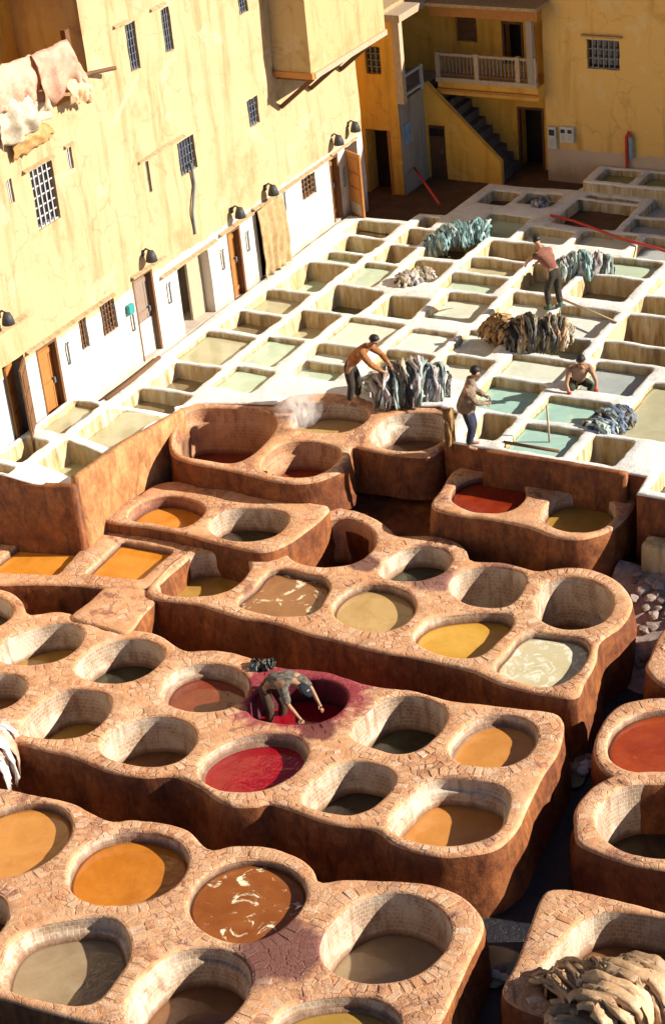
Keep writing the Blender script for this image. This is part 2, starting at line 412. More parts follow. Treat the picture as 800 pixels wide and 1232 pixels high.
def lining(root, part, h, zf, rim, depth, mat, taper=.05, ledge=False, wob=.012, label=None, zl=None):
    """inner wall and floor of one vat"""
    ho = offset(h, rim); zr = np.array([zf(*q)-rim for q in ho]); zm = float(zr.mean())
    prof = [(.0, 0.), (-.008, -.1)]
    if ledge: prof += [(-.012, -.17), (-.03, -.185), (-.075, -.19), (-.085, -.21)]
    last = prof[-1][0]
    for k in range(1, 6):
        t = k/5; prof.append((last-taper*t, prof[-1][1]+0 if False else -.22-(depth-.22)*t))
    loops = []; uv = []
    s = np.r_[0, np.cumsum(np.linalg.norm(np.diff(np.vstack([h, h[:1]]), axis=0), axis=1))]
    lp0 = np.vstack([h, h[:1]])
    for d, dz in prof:
        lp = offset(h, d); lp = np.vstack([lp, lp[:1]]); row = []
        for i, p in enumerate(lp):
            w = fbm(p[0], p[1], dz*1.5, 3.)*wob*(1 if dz < 0 else 0)
            row.append((p[0]+w, p[1]+w, zr[i % len(zr)]*(1-min(1, -dz/.2))+zm*min(1, -dz/.2)+dz))
            uv.append((s[i], row[-1][2]-d))
        loops.append(row)
    vs = [Vector(p) for r in loops for p in r]; n = len(loops[0]); fs = []
    for i in range(len(loops)-1):
        for k in range(n-1): fs.append((i*n+k, i*n+k+1, (i+1)*n+k+1, (i+1)*n+k))
    fs.append(tuple((len(loops)-1)*n+k for k in range(n-1)))
    o = mesh_obj(part, vs, fs, mat, root, True, uvs=uv)
    if zl is not None: o.data.attributes.new('tide', 'FLOAT', 'POINT').data.foreach_set('value', [v.z-zl for v in vs])
    if label: o['label'] = label
    return o

def pool(name, h, z, mat, label, cat, group=None, grow=.0, under=.03):
    """liquid standing in a vat: a thin lens of surface and its edge"""
    lp = offset(h, grow); c = lp.mean(0)
    vs = [Vector((c[0], c[1], z))]; K = len(lp); fs = []
    rings = (.35, .7, .92, 1.)
    for r in rings: vs += [Vector((c[0]+(p[0]-c[0])*r, c[1]+(p[1]-c[1])*r, z)) for p in lp]
    vs += [Vector((p[0], p[1], z-under)) for p in lp]
    fs += [(0, 1+k, 1+(k+1) % K) for k in range(K)]
    for i in range(len(rings)):
        a = 1+i*K; b = a+K
        fs += [(a+k, b+k, b+(k+1) % K, a+(k+1) % K) for k in range(K)]
    o = mesh_obj(name, vs, fs, mat, None, True, org=(c[0], c[1], z-under))
    return tag(o, label, cat, group)

# one brick of unit footprint with worn edges: shared by all single bricks
def brick_mesh(name, seed):
    r = random.Random(seed); v = []
    for z, s in ((-.045, .5), (-.008, .5), (.0, .43)):
        for x, y in ((-1, -1), (1, -1), (1, 1), (-1, 1)):
            j = .035 if z > -.04 else 0
            v.append((x*s+r.uniform(-j, j), y*s+r.uniform(-j, j), z+(r.uniform(-.004, .004) if z == 0 else 0)))
    f = [(8, 9, 10, 11)]+[(a+i, a+(i+1) % 4, a+4+(i+1) % 4, a+4+i) for a in (0, 4) for i in range(4)]
    me = bpy.data.meshes.new(name); me.from_pydata(v, [], f); me.materials.append(M['brick'])
    return me
BRICKS = [brick_mesh('brick_%s' % w, k) for k, w in enumerate(('worn', 'chipped', 'plain', 'round', 'split', 'rough'))]
def lay_bricks(root, outline, holes, zf, tang=.125, radial=.2, paver=(.17, .13), angle=0., singles=300, seed=3, skip=.06, edge=True, pave=True):
    """bricks set on edge round every vat, and pavers between; the largest in view are single objects"""
    rng = random.Random(seed); cells = []       # (centre, angle, sx, sy, dz)
    rims = [offset(h, .045) for h in holes]
    outl = offset(outline, -.045)
    def ok(pts, skip_h=None):
        p = np.array(pts)
        if not inside(p, outl).all(): return False
        for i, h in enumerate(holes):
            if i == skip_h: continue
            if (p > h.min(0)-.5).all() and (p < h.max(0)+.5).all() or True:
                g = rims[i]
                if (p[:, 0].min() > g[:, 0].max() or p[:, 0].max() < g[:, 0].min() or p[:, 1].min() > g[:, 1].max() or p[:, 1].max() < g[:, 1].min()): continue
                if inside(p, g).any(): return False
        return True
    def corners(c, a, sx, sy):
        ca, sa = math.cos(a), math.sin(a)
        return [(c[0]+ca*x*sx/2-sa*y*sy/2, c[1]+sa*x*sx/2+ca*y*sy/2) for x, y in ((-1,-1),(1,-1),(1,1),(-1,1),(0,-1),(0,1))]
    placed = []
    def ring(l, hidx, inward):
        q = np.vstack([l, l[:1]]); s = np.r_[0, np.cumsum(np.linalg.norm(np.diff(q, axis=0), axis=1))]
        n = int(s[-1]/tang); step = s[-1]/n
        for k in range(n):
            if rng.random() < skip: continue
            t = (k+.5)*step; p = np.array([np.interp(t, s, q[:, 0]), np.interp(t, s, q[:, 1])])
            p2 = np.array([np.interp((t+.02) % s[-1], s, q[:, 0]), np.interp((t+.02) % s[-1], s, q[:, 1])])
            d = p2-p; d /= np.linalg.norm(d)+1e-9; nrm = np.array([d[1], -d[0]])*inward
            ln = radial*rng.uniform(.82, 1.1); c = p+nrm*(ln/2+.006); a = math.atan2(d[1], d[0])
            for tries in range(3):
                if ok(corners(c, a, step*.86, ln), hidx if inward > 0 else None) and all((c[0]-b[0])**2+(c[1]-b[1])**2 > (.105)**2 for b in placed[-0:] if b[2] != hidx): break
                ln *= .62; c = p+nrm*(ln/2+.006)
            else: continue
            cells.append((c, a+rng.uniform(-.05, .05), step*rng.uniform(.8, .92), ln, rng.uniform(.001, .008))); placed.append((c[0], c[1], hidx))
    for i, h in enumerate(holes): ring(rims[i], i, 1)
    nring = len(cells)
    if pave:
        bands = [offset(h, .045+radial*.97) for h in holes]
        ca, sa = math.cos(angle), math.sin(angle); lo, hi = outline.min(0)-1, outline.max(0)+1; cen = (lo+hi)/2; R = np.linalg.norm(hi-lo)/2
        px_, py_ = paver; row = 0; v = -R
        while v < R:
            u = -R+(px_/2 if row % 2 else 0)
            while u < R:
                w = px_*rng.uniform(.75, 1.1)
                c = (cen[0]+ca*(u+w/2)-sa*v, cen[1]+sa*(u+w/2)+ca*v); u += w
                if not (lo[0] < c[0] < hi[0] and lo[1] < c[1] < hi[1]): continue
                if rng.random() < skip: continue
                cs = corners(c, angle, w*.72, py_*.72)
                p = np.array(cs)
                if not inside(p, outl).all(): continue
                if any(inside(p, b).any() for b in bands): continue
                cells.append((np.array(c), angle+rng.uniform(-.06, .06), w-.02, py_*rng.uniform(.8, .9), rng.uniform(-.001, .006)))
            v += py_; row += 1
    o0 = wloc(root)
    vis = []
    for i, (c, a, sx, sy, dz) in enumerate(cells):
        q = Vector((c[0], c[1], zf(c[0], c[1]))); d = q-CAM; k = d.dot(FW); x = 400+FPX*d.dot(RT)/k; y = 616+FPX*d.dot(DN)/k
        inn = -5 < x < 805 and -5 < y < 1237
        vis.append(((sx*sy)/k/k if inn else -1, i))
    single = set(i for s_, i in sorted(vis, reverse=True)[:singles] if s_ > 0)
    sv, sf, tint = [], [], []
    for i, (c, a, sx, sy, dz) in enumerate(cells):
        z = zf(c[0], c[1])+dz
        if i in single:
            o = bpy.data.objects.new('brick', rng.choice(BRICKS)); link(o, root)
            o.location = Vector((c[0], c[1], z))-o0; o.rotation_euler = (rng.uniform(-.02, .02), rng.uniform(-.02, .02), a); o.scale = (sx, sy, 1)
        elif vis[i][0] > 0 or True:
            ca, sa = math.cos(a), math.sin(a); n = len(sv); me = rng.choice(BRICKS); t = rng.random()
            for v in me.vertices:
                x, y = v.co.x*sx, v.co.y*sy; sv.append((c[0]+ca*x-sa*y, c[1]+sa*x+ca*y, z+v.co.z)); tint.append(t)
            sf += [tuple(n+k for k in p.vertices) for p in me.polygons]
    if sv:
        o = mesh_obj('brick_paving', sv, sf, M['brick'], root, False); o['kind'] = 'stuff'
        at = o.data.attributes.new('tint', 'FLOAT', 'POINT'); at.data.foreach_set('value', tint)
    return len(cells)
# ------------------------------------------------------------------ ground
M['ground'] = simple('wet_ground', (.010, .012, .02), (.032, .03, .034), 2.2, .28, .7, .06, spec=.6)
M['earth'] = simple('earth_floor', (.07, .035, .02), (.14, .075, .04), 2.5, .7, .6, .04)
gv = [(x, y, -2.42 + (.03*fbm(x, y, 0, .9) if -40 < x < 10 and 0 < y < 60 else 0)) for y in np.r_[-600, -200, -60, np.arange(8, 50, .5), 90, 300, 900] for x in np.r_[-900, -300, -80, np.arange(-30, -2, .5), 20, 80, 300, 900]]
nx = len(np.r_[-900, -300, -80, np.arange(-30, -2, .5), 20, 80, 300, 900]); ny = len(gv)//nx
gnd = mesh_obj('ground', gv, [(j*nx+i, j*nx+i+1, (j+1)*nx+i+1, (j+1)*nx+i) for j in range(ny-1) for i in range(nx-1)], M['ground'])
gnd['kind'] = 'structure'

# ------------------------------------------------------------------ liquids
def lm(name, c1, c2, **k): M[name] = liquid_mat(name, c1, c2, **k); return M[name]
lm('dye_crimson', (.22, .002, .008), (.32, .005, .014)); lm('dye_redbrown', (.13, .022, .012), (.24, .045, .02))
lm('dye_red', (.17, .012, .005), (.27, .036, .01)); lm('dye_orange', (.40, .125, .012), (.52, .18, .02))
lm('dye_amber', (.48, .17, .015), (.62, .25, .03)); lm('dye_tan', (.40, .24, .085), (.50, .33, .14))
lm('dye_orangetan', (.46, .18, .035), (.56, .25, .06)); lm('dye_dark', (.03, .022, .014), (.07, .05, .028))
lm('dye_darkgreen', (.03, .032, .018), (.07, .065, .03)); lm('dye_olive', (.30, .165, .03), (.42, .25, .055))
lm('dye_yellow', (.52, .26, .03), (.62, .35, .06)); lm('dye_brown', (.13, .06, .025), (.22, .1, .04))
lm('dye_grey', (.26, .18, .10), (.34, .25, .15)); lm('dye_scum', (.20, .08, .03), (.30, .13, .045), scum=(.75, .62, .42), scum_t=.58, scum_scale=2.2)
lm('dye_foam', (.22, .062, .012), (.32, .1, .02), scum=(.9, .8, .55), scum_t=.565, scum_scale=1.5)
lm('dye_curd', (.52, .44, .24), (.62, .55, .36), scum=(.70, .67, .52), scum_t=.52, scum_scale=3., rough=.25)
lm('dye_painted_spark', (.24, .03, .008), (.36, .06, .012), scum=(.62, .30, .05), scum_t=.66, scum_scale=3.2)  # golden sparkle painted into the colour through the scum mask
lm('dye_murk', (.10, .055, .03), (.16, .09, .05), scum=(.5, .45, .38), scum_t=.7, scum_scale=2.)
lm('lime_green', (0.42, 0.52, 0.36), (0.54, 0.62, 0.47), rough=.1); lm('lime_teal', (0.28, 0.47, 0.38), (0.4, 0.57, 0.48), rough=.1)
lm('lime_pale', (0.58, 0.6, 0.46), (0.68, 0.69, 0.57), rough=.12, scum=(.66, .66, .56), scum_t=.6); lm('lime_olive', (0.42, 0.38, 0.22), (0.5, 0.45, 0.28), rough=.12)
lm('lime_white', (0.62, 0.66, 0.58), (0.72, 0.74, 0.68), rough=.12, scum=(.72, .72, .66), scum_t=.56); lm('lime_grey', (0.32, 0.35, 0.33), (0.44, 0.47, 0.45), rough=.1)
lm('lime_dark', (.07, .085, .05), (.13, .14, .085), rough=.08); lm('lime_moss', (.20, .21, .06), (.28, .28, .10), rough=.12)
lm('lime_mud', (.2, .15, .08), (.28, .21, .12), rough=.2)

# ------------------------------------------------------------------ brown vat blocks
ZT = {'A': -.15, 'B': -.55, 'S': -.85, 'C': -1.12, 'D': -1.1, 'E': -1.2, 'F': -1.4, 'G0': -1.3, 'G1': -1.3, 'G2': -1.3, 'G3': -1.3}
def zA(x, y): return -.37+(575-y)/100*.36        # the rear block's top slopes up towards the white basins (photo pixels)
def unp(key, pts):
    return np.array([P(x, y, zA(x, y) if key == 'A' else ZT[key])[:2] for x, y in pts])
def loop_of(key, pts, kind):
    l = ccw(catmull(unp(key, pts), 10))
    if kind == 'round': return resample(fourier(l, 3), .1)
    if kind == 'soft': return resample(fourier(l, 6), .1)
    return resample(l, .1)
LOOPS = {}
# hole: (shape, liquid level below rim, lining, ledge, liquid, label)
HOLES = {
 'A1': ('soft', .88, 'lining_orange', 1, 'dye_redbrown', 'dark red-brown dye low in the tall-walled vat beside the white basins'),
 'A2': ('round', .5, 'lining_orange', 1, 'dye_red', 'red dye half filling the round vat in the rear brown block'),
 'A3': ('round', .3, 'lining', 0, 'dye_tan', 'sandy tan liquor in the steaming vat behind the bare-armed worker'),
 'A4': ('round', .5, 'lining', 1, 'dye_murk', 'murky brown liquor with pale streaks in vat beside the seated hooded man'),
 'B1': ('round', .1, 'lining_red', 0, 'dye_red', 'rusty red dye filled to the rim below the low plank-like wall'),
 'B2': ('round', .25, 'lining', 0, 'dye_olive', 'cloudy olive dye in the vat at the end of the low wall'),
 'S1': ('soft', .25, 'lining_red', 0, 'dye_amber', 'bright amber dye in the half-round pit at the foot of the retaining wall'),
 'S2': ('round', .48, 'lining', 0, 'dye_dark', 'black liquor deep in the blue-grey tiled vat under the rear block'),
 'S3': ('round', .95, 'lining_orange', 0, 'dye_dark', 'dark liquor at the bottom of the deep shaded vat under the rear block'),
 'C1': ('quad', .09, 'lining', 0, 'dye_amber', 'orange-yellow dye brimming in the square basin under the white tanks'),
 'C2': ('quad', .09, 'lining', 0, 'dye_amber', 'orange-yellow dye brimming in the square basin next to the stone ramp'),
 'D1': ('round', .5, 'lining', 0, 'dye_olive', 'yellow-olive dye half filling the vat beside the square orange basin'),
 'D2': ('soft', .1, 'lining', 0, 'dye_scum', 'brown dye with cream scum in the squarish vat'),
 'D3': ('round', .14, 'lining', 0, 'dye_tan', 'pale khaki liquor filling the round vat beside the scummy brown one'),
 'D4': ('round', .42, 'lining', 0, 'dye_darkgreen', 'dark green liquor in the small limed vat below the rusty red one'),
 'D5': ('soft', 1.0, 'lining', 0, 'dye_brown', 'brown dregs in the almost empty vat with white limed lip'),
 'D6': ('soft', .2, 'lining', 0, 'dye_yellow', 'mustard yellow dye filling the large oval vat'),
 'D7': ('round', 1.0, 'lining', 0, 'dye_brown', 'brown dregs in the empty round vat at the block end'),
 'D8': ('soft', .12, 'lining', 0, 'dye_curd', 'curdled cream liquor in the squarish vat at the block corner'),
 'E1': ('round', .26, 'lining', 1, 'dye_redbrown', 'red-brown dye in the vat beside the bending dyer'),
 'E2': ('round', .45, 'lining_pink', 0, 'dye_crimson', 'crimson dye around the legs of the bending dyer'),
 'E3': ('round', .2, 'lining', 1, 'dye_crimson', 'bright crimson dye filling the vat in front of the bending dyer'),
 'E4': ('soft', .6, 'lining', 0, 'dye_dark', 'black liquor in the vat beside the bright crimson one'),
 'E5': ('soft', .66, 'lining', 0, 'dye_darkgreen', 'dark green liquor in the vat next to the pink-stained rim'),
 'E6': ('round', .2, 'lining', 1, 'dye_orangetan', 'orange-tan dye in the round vat at the block corner'),
 'E7': ('soft', .45, 'lining', 1, 'dye_orangetan', 'orange-tan dye half lit in the wide D-shaped vat'),
 'E8': ('round', .7, 'lining', 0, 'dye_brown', 'brown dregs in the tiled vat behind the bright crimson one'),
 'E9': ('round', .56, 'lining', 0, 'dye_darkgreen', 'dark olive liquor in the vat next to the foot of the stone ramp'),
 'E10': ('soft', .72, 'lining', 0, 'dye_olive', 'brown-olive dregs in the vat beside the bundle of white hides'),
 'E11': ('round', .56, 'lining', 0, 'dye_olive', 'olive liquor low in the vat just below the stone ramp'),
 'E12': ('round', .5, 'lining', 0, 'dye_brown', 'brown liquor in the vat behind the bundle of white hides'),
 'E13': ('round', .4, 'lining', 0, 'dye_dark', 'black liquor in the vat under the square orange basins'),
 'F1': ('round', .12, 'lining', 0, 'dye_orangetan', 'light orange-tan dye brimming in the wide vat'),
 'F2': ('round', .18, 'lining', 1, 'dye_orange', 'deep orange dye filling the wide vat'),
 'F3': ('round', .1, 'lining', 0, 'dye_foam', 'rust-brown dye with white foam streaks'),
 'F4': ('soft', .33, 'lining', 1, 'dye_grey', 'grey-beige liquor in the vat with a crusted white edge'),
 'F5': ('round', .62, 'lining', 1, 'dye_brown', 'brown liquor low in the vat beside the purple-stained paving'),
 'F6': ('round', .76, 'lining', 0, 'dye_grey', 'murky beige liquor deep in the fully tiled vat'),
 'F7': ('round', .22, 'lining', 1, 'dye_olive', 'yellow-olive dye in the vat in front of the fully tiled one'),
 'F8': ('round', .5, 'lining', 0, 'dye_dark', 'black liquor in the vat between the orange-tan and grey-beige ones'),
 'G1': ('round', .1, 'lining', 0, 'dye_painted_spark', 'glossy red dye with painted golden glints brimming in a ring of pale bricks'),
 'G2': ('round', .95, 'lining', 0, 'dye_dark', 'black liquor deep in the round vat in front of the glossy red one'),
 'G3': ('soft', .6, 'lining', 0, 'dye_brown', 'brown liquor behind the heap of beige hides'),
}
BL = {
 'A': ('rear brown block with four vats, butting against the white basins', -1.25, False),
 'B': ('low brown block with two vats behind a plank-like low wall', -2.0, False),
 'S': ('strip of brown masonry with two vats below the rear block', -2.5, False),
 'C': ('brown masonry with two square basins of orange dye', -2.5, False),
 'D': ('large brown brick block of eight vats with cream and yellow dyes', -2.5, True),
 'E': ('long brown brick block of vats in which a dyer bends over', -2.5, True),
 'F': ('brown brick block of wide vats with orange dyes', -2.5, True),
 'G0': ('rounded brown block whose vat is out of sight, beside the dark channel', -2.5, True),
 'G1': ('round brown vat block rimmed with pale bricks, full of red dye', -2.5, True),
 'G2': ('round brown brick vat block standing next to the red dye vat', -2.5, True),
 'G3': ('orange-brown vat block with a heap of beige hides on its rim', -2.5, True),
}
VATS = {
 'A1': [(222,498),(245,490),(292,491),(329,497),(330,518),(310,541),(282,556),(240,551),(214,543),(211,522)],
 'A2': [(345,530),(362,529),(400,535),(410,545),(403,558),(385,569),(355,574),(325,569),(312,562),(322,547)],
 'A3': [(375,486),(398,483),(430,487),(445,496),(438,507),(420,517),(395,520),(365,517),(347,511),(354,499)],
 'A4': [(462,502),(480,496),(525,496),(541,507),(538,522),(515,539),(485,542),(455,535),(443,530),(450,518)],
 'B1': [(546,585),(566,575),(598,572),(628,580),(632,591),(624,608),(602,617),(572,614),(550,608),(543,596)],
 'B2': [(665,600),(683,594),(722,596),(738,608),(738,621),(725,634),(696,640),(670,635),(653,626),(655,611)],
 'S1': [(178,599),(215,596),(247,611),(224,633),(190,630),(153,621)],
 'S2': [(262,615),(300,609),(346,617),(340,635),(312,650),(282,649),(257,643),(254,630)],
 'S3': [(400,622),(434,629),(452,648),(443,666),(412,681),(372,679),(345,668),(358,645)],
 'C1': [(35,645),(112,643),(70,691),(-20,687)],
 'C2': [(145,649),(210,661),(170,697),(102,690)],
 'D1': [(225,668),(255,664),(296,671),(302,681),(288,700),(255,716),(215,716),(188,711),(200,690)],
 'D2': [(327,684),(348,685),(390,696),(396,705),(387,726),(372,739),(330,741),(297,732),(284,725),(306,705)],
 'D3': [(446,701),(482,708),(500,725),(491,746),(470,758),(434,757),(401,740),(407,719),(422,707)],
 'D4': [(500,656),(530,659),(543,671),(533,687),(512,697),(479,697),(455,692),(461,677),(479,662)],
 'D5': [(572,680),(596,680),(620,684),(632,693),(629,708),(617,723),(599,730),(560,725),(539,706),(548,689)],
 'D6': [(548,737),(590,735),(616,741),(612,757),(590,779),(572,790),(536,788),(502,774),(498,759),(515,744)],
 'D7': [(659,696),(686,693),(719,702),(737,720),(731,741),(704,755),(674,753),(648,746),(645,720)],
 'D8': [(632,760),(659,760),(699,767),(708,779),(702,798),(680,819),(650,825),(614,816),(595,804),(611,780)],
 'E1': [(195,828),(203,812),(222,800),(250,796),(280,803),(300,817),(297,832),(285,846),(262,853),(235,855),(210,850),(196,842)],
 'E2': [(298,852),(310,832),(330,820),(360,814),(390,817),(412,825),(418,838),(412,852),(396,864),(375,871),(345,869),(312,866)],
 'E3': [(299,884),(332,880),(362,888),(370,902),(358,926),(334,943),(303,953),(275,951),(243,938),(239,922),(250,906),(270,891)],
 'E4': [(408,917),(436,914),(467,923),(476,934),(464,956),(443,973),(415,980),(380,973),(363,963),(375,940)],
 'E5': [(470,837),(505,837),(533,849),(536,866),(522,887),(498,903),(470,905),(442,896),(421,885),(438,858)],
 'E6': [(578,861),(610,858),(641,870),(645,887),(634,908),(610,921),(575,921),(543,912),(541,897),(554,877)],
 'E7': [(515,938),(547,935),(592,942),(611,953),(610,973),(600,997),(570,1012),(530,1017),(485,1007),(466,993),(485,962)],
 'E8': [(168,863),(192,860),(222,866),(235,881),(231,899),(212,917),(180,921),(145,915),(118,902),(132,881)],
 'E9': [(138,768),(168,767),(192,776),(198,785),(189,800),(168,815),(138,821),(93,813),(93,797),(114,779)],
 'E10': [(75,829),(102,828),(129,834),(134,846),(126,866),(105,881),(78,888),(48,887),(23,880),(40,852)],
 'E11': [(48,752),(72,747),(96,753),(100,764),(87,785),(60,797),(30,798),(0,795),(-5,783),(8,768)],
 'E12': [(0,809),(18,810),(30,817),(29,832),(15,846),(-15,855),(-50,850),(-52,830),(-28,815)],
 'E13': [(-20,714),(5,720),(16,734),(8,747),(-20,757),(-50,752),(-60,738),(-45,722)],
 'F1': [(30,965),(55,965),(80,977),(88,992),(70,1026),(42,1043),(0,1056),(-32,1052),(-45,1025),(-30,990),(0,972)],
 'F2': [(140,1001),(182,1001),(217,1015),(227,1036),(217,1057),(189,1078),(140,1089),(98,1082),(83,1064),(88,1036),(108,1012)],
 'F3': [(292,1033),(324,1035),(352,1047),(368,1066),(366,1088),(350,1105),(320,1127),(290,1134),(250,1122),(228,1098),(231,1072),(252,1047)],
 'F4': [(28,1120),(70,1107),(115,1102),(143,1108),(154,1130),(156,1151),(140,1176),(117,1203),(96,1208),(52,1203),(12,1190),(0,1175),(5,1148)],
 'F5': [(217,1142),(252,1138),(282,1147),(299,1162),(301,1180),(292,1207),(275,1226),(248,1240),(200,1245),(162,1237),(148,1222),(163,1188),(185,1160)],
 'F6': [(383,1148),(388,1128),(409,1097),(447,1076),(481,1073),(515,1084),(540,1105),(541,1129),(528,1152),(494,1175),(455,1182),(421,1177),(396,1165)],
 'F7': [(326,1230),(347,1209),(387,1199),(430,1196),(464,1208),(482,1228),(470,1252),(400,1268),(340,1258)],
 'G1': [(731,905),(735,882),(752,864),(785,853),(820,852),(860,862),(872,885),(860,910),(820,926),(770,928),(742,921)],
 'G2': [(716,990),(722,965),(742,947),(775,941),(815,942),(850,952),(868,977),(860,1005),(830,1027),(790,1033),(750,1022),(725,1008)],
 'G3': [(715,1098),(745,1095),(800,1104),(850,1120),(880,1160),(860,1205),(800,1228),(720,1232),(670,1212),(648,1178),(660,1150),(690,1115)],
 'F8': [(-30,1075),(-5,1075),(8,1088),(8,1104),(0,1120),(-25,1132),(-60,1130),(-66,1108),(-55,1088)],
}
OUT = {
 'A': [(215,492),(240,484),(330,487),(350,475),(400,472),(445,481),(460,488),(530,489),(553,500),(548,522),(531,540),(513,549),(475,546),(440,540),(423,537),(420,556),(405,569),(370,580),(330,578),(285,566),(236,557),(207,545),(204,520)],
 'B': [(519,607),(528,590),(560,560),(660,572),(755,592),(764,602),(755,618),(738,634),(715,643),(693,647),(663,643),(637,634),(611,627),(582,622),(540,616)],
 'S': [(122,622),(160,598),(210,578),(330,590),(372,603),(395,613),(330,660),(270,654),(225,642),(180,633)],
 'C': [(-28,642),(36,634),(125,632),(220,654),(236,660),(204,690),(182,705),(130,706),(80,702),(0,701),(-50,699)],
 'D': [(178,715),(240,727),(285,741),(330,749),(366,760),(420,774),(465,785),(500,790),(560,804),(600,821),(650,833),(692,838),(703,820),(716,796),(722,770),(746,752),(758,735),(759,718),(740,697),(710,685),(680,682),(647,685),(632,682),(605,675),(568,673),(560,659),(542,648),(515,644),(479,644),(470,636),(452,624),(420,612),(390,612),(330,662),(300,662),(240,656),(196,686)],
 'E': [(-70,700),(0,708),(25,720),(36,738),(70,735),(100,742),(125,757),(153,756),(192,763),(221,781),(245,781),(269,782),(299,790),(332,801),(368,804),(398,809),(452,825),(498,830),(547,842),(624,851),(674,861),(673,898),(652,933),(634,970),(622,995),(600,1017),(570,1026),(525,1028),(475,1015),(450,997),(408,991),(380,984),(327,966),(310,969),(282,969),(261,961),(240,945),(210,932),(175,933),(133,927),(87,909),(45,899),(15,892),(-70,880)],
 'F': [(-95,930),(0,947),(45,956),(87,965),(130,986),(157,986),(196,989),(227,998),(252,1021),(282,1017),(320,1017),(355,1028),(376,1043),(385,1060),(415,1057),(464,1059),(515,1063),(553,1075),(577,1097),(581,1118),(566,1152),(549,1190),(528,1232),(500,1285),(420,1290),(330,1285),(240,1268),(150,1262),(126,1234),(100,1227),(50,1214),(0,1199),(-95,1170)],
 'G0': [(777,805),(781,788),(800,754),(850,735),(910,745),(925,785),(905,825),(850,840),(800,825)],
 'G1': [(714,905),(717,882),(734,856),(758,844),(800,838),(860,845),(890,870),(892,900),(860,932),(800,940),(750,938),(725,925)],
 'G2': [(690,992),(690,975),(698,960),(716,942),(745,930),(800,926),(860,935),(890,960),(890,1000),(860,1035),(820,1046),(770,1041),(740,1033),(710,1022),(693,1012)],
 'G3': [(605,1196),(620,1157),(638,1109),(650,1079),(662,1070),(689,1070),(740,1080),(800,1096),(880,1115),(920,1160),(900,1215),(830,1250),(740,1255),(660,1225)],
}
BASINS = {
 'T1': [(45,475),(130,483),(82,516),(7,513)],
 'T2': [(142,487),(204,492),(135,538),(90,531)],
 'T3': [(0,520),(61,526),(30,553),(-25,550)],
 'T4': [(64,535),(132,544),(99,573),(58,571)],
 'T5': [(-15,554),(19,559),(12,568),(-20,566)],
 'T7': [(202,441),(258,446),(236,468),(193,466)],
 'T8': [(168,468),(225,474),(207,486),(163,484)],
 'U1': [(242,400),(308,402),(273,439),(206,433)],
 'U2': [(317,405),(371,408),(329,441),(287,434)],
 'U3': [(282,442),(327,446),(308,469),(255,465)],
 'U4': [(285,375),(335,381),(314,393),(284,391)],
 'U5': [(323,351),(368,355),(335,374),(303,371)],
 'U6': [(350,375),(407,381),(380,403),(347,400)],
 'U7': [(365,316),(411,320),(385,349),(350,346)],
 'U8': [(392,345),(455,351),(425,371),(387,369)],
 'U10': [(417,384),(480,392),(460,415),(386,409)],
 'U11': [(383,413),(425,420),(418,431),(372,427)],
 'U12': [(360,433),(418,440),(402,458),(346,453)],
 'U13': [(457,421),(521,429),(509,441),(450,437)],
 'U14': [(497,392),(551,402),(522,426),(468,415)],
 'U15': [(560,393),(607,402),(592,428),(537,424)],
 'U16': [(533,430),(587,436),(572,449),(519,444)],
 'U17': [(591,457),(650,459),(624,493),(572,488)],
 'U18': [(659,475),(740,484),(708,514),(635,501)],
 'U19': [(621,431),(680,436),(664,455),(598,451)],
 'U21': [(716,436),(783,443),(759,466),(714,462)],
 'U22': [(726,414),(810,424),(795,438),(721,431)],
 'U23': [(746,379),(830,388),(815,415),(741,408)],
 'U25': [(768,468),(860,478),(815,535),(757,518)],
 'U26': [(704,521),(764,529),(740,562),(696,556)],
 'U27': [(780,534),(850,542),(830,598),(757,590)],
 'U28': [(634,506),(696,520),(672,560),(600,542)],
 'U29': [(577,495),(625,502),(594,530),(560,525)],
 'U30': [(768,601),(850,612),(830,627),(763,618)],
 'U31': [(764,630),(840,642),(820,656),(765,646)],
 'W1': [(586,288),(642,298),(628,309),(577,305)],
 'W2': [(564,312),(625,317),(612,329),(550,324)],
 'W3': [(548,329),(612,335),(598,346),(535,341)],
 'W4': [(533,349),(592,356),(574,388),(507,382)],
 'W6': [(672,372),(733,382),(712,404),(662,400)],
 'W7': [(696,330),(761,339),(744,356),(692,350)],
 'W8': [(629,320),(688,329),(676,348),(622,343)],
 'W9': [(722,310),(790,321),(778,332),(717,325)],
 'W10': [(780,360),(850,368),(842,379),(765,374)],
 'W11': [(803,325),(860,332),(840,355),(780,350)],
 'W12': [(637,270),(690,280),(676,295),(622,289)],
 'W13': [(701,274),(768,284),(750,300),(688,294)],
 'W14': [(698,243),(765,249),(744,270),(680,264)],
 'W15': [(710,229),(777,234),(768,243),(703,239)],
 'W16': [(786,238),(850,244),(835,262),(770,257)],
 'W17': [(766,263),(840,270),(822,284),(752,275)],
 'W18': [(783,287),(850,294),(830,314),(766,304)],
 'W22': [(637,230),(676,234),(665,248),(617,244)],
 'W23': [(590,227),(626,231),(609,247),(573,244)],
 'W24': [(525,283),(577,289),(562,306),(514,302)],
 'W25': [(592,262),(632,266),(617,284),(572,279)],
 'W26': [(420,264),(482,269),(462,284),(419,281)],
 'W27': [(415,287),(456,291),(442,303),(412,301)],
 'W28': [(401,305),(434,308),(424,316),(391,313)],
 'W30': [(438,316),(485,319),(456,346),(408,340)],
 'W31': [(486,276),(507,278),(500,291),(482,289)],
 'W32': [(465,295),(491,298),(486,313),(460,311)],
 'W33': [(505,260),(525,262),(520,273),(502,272)],
 'W34': [(490,311),(545,315),(523,338),(467,335)],
 'W35': [(468,354),(517,359),(498,384),(442,377)],
}
BROOT = {}; ZF = {}
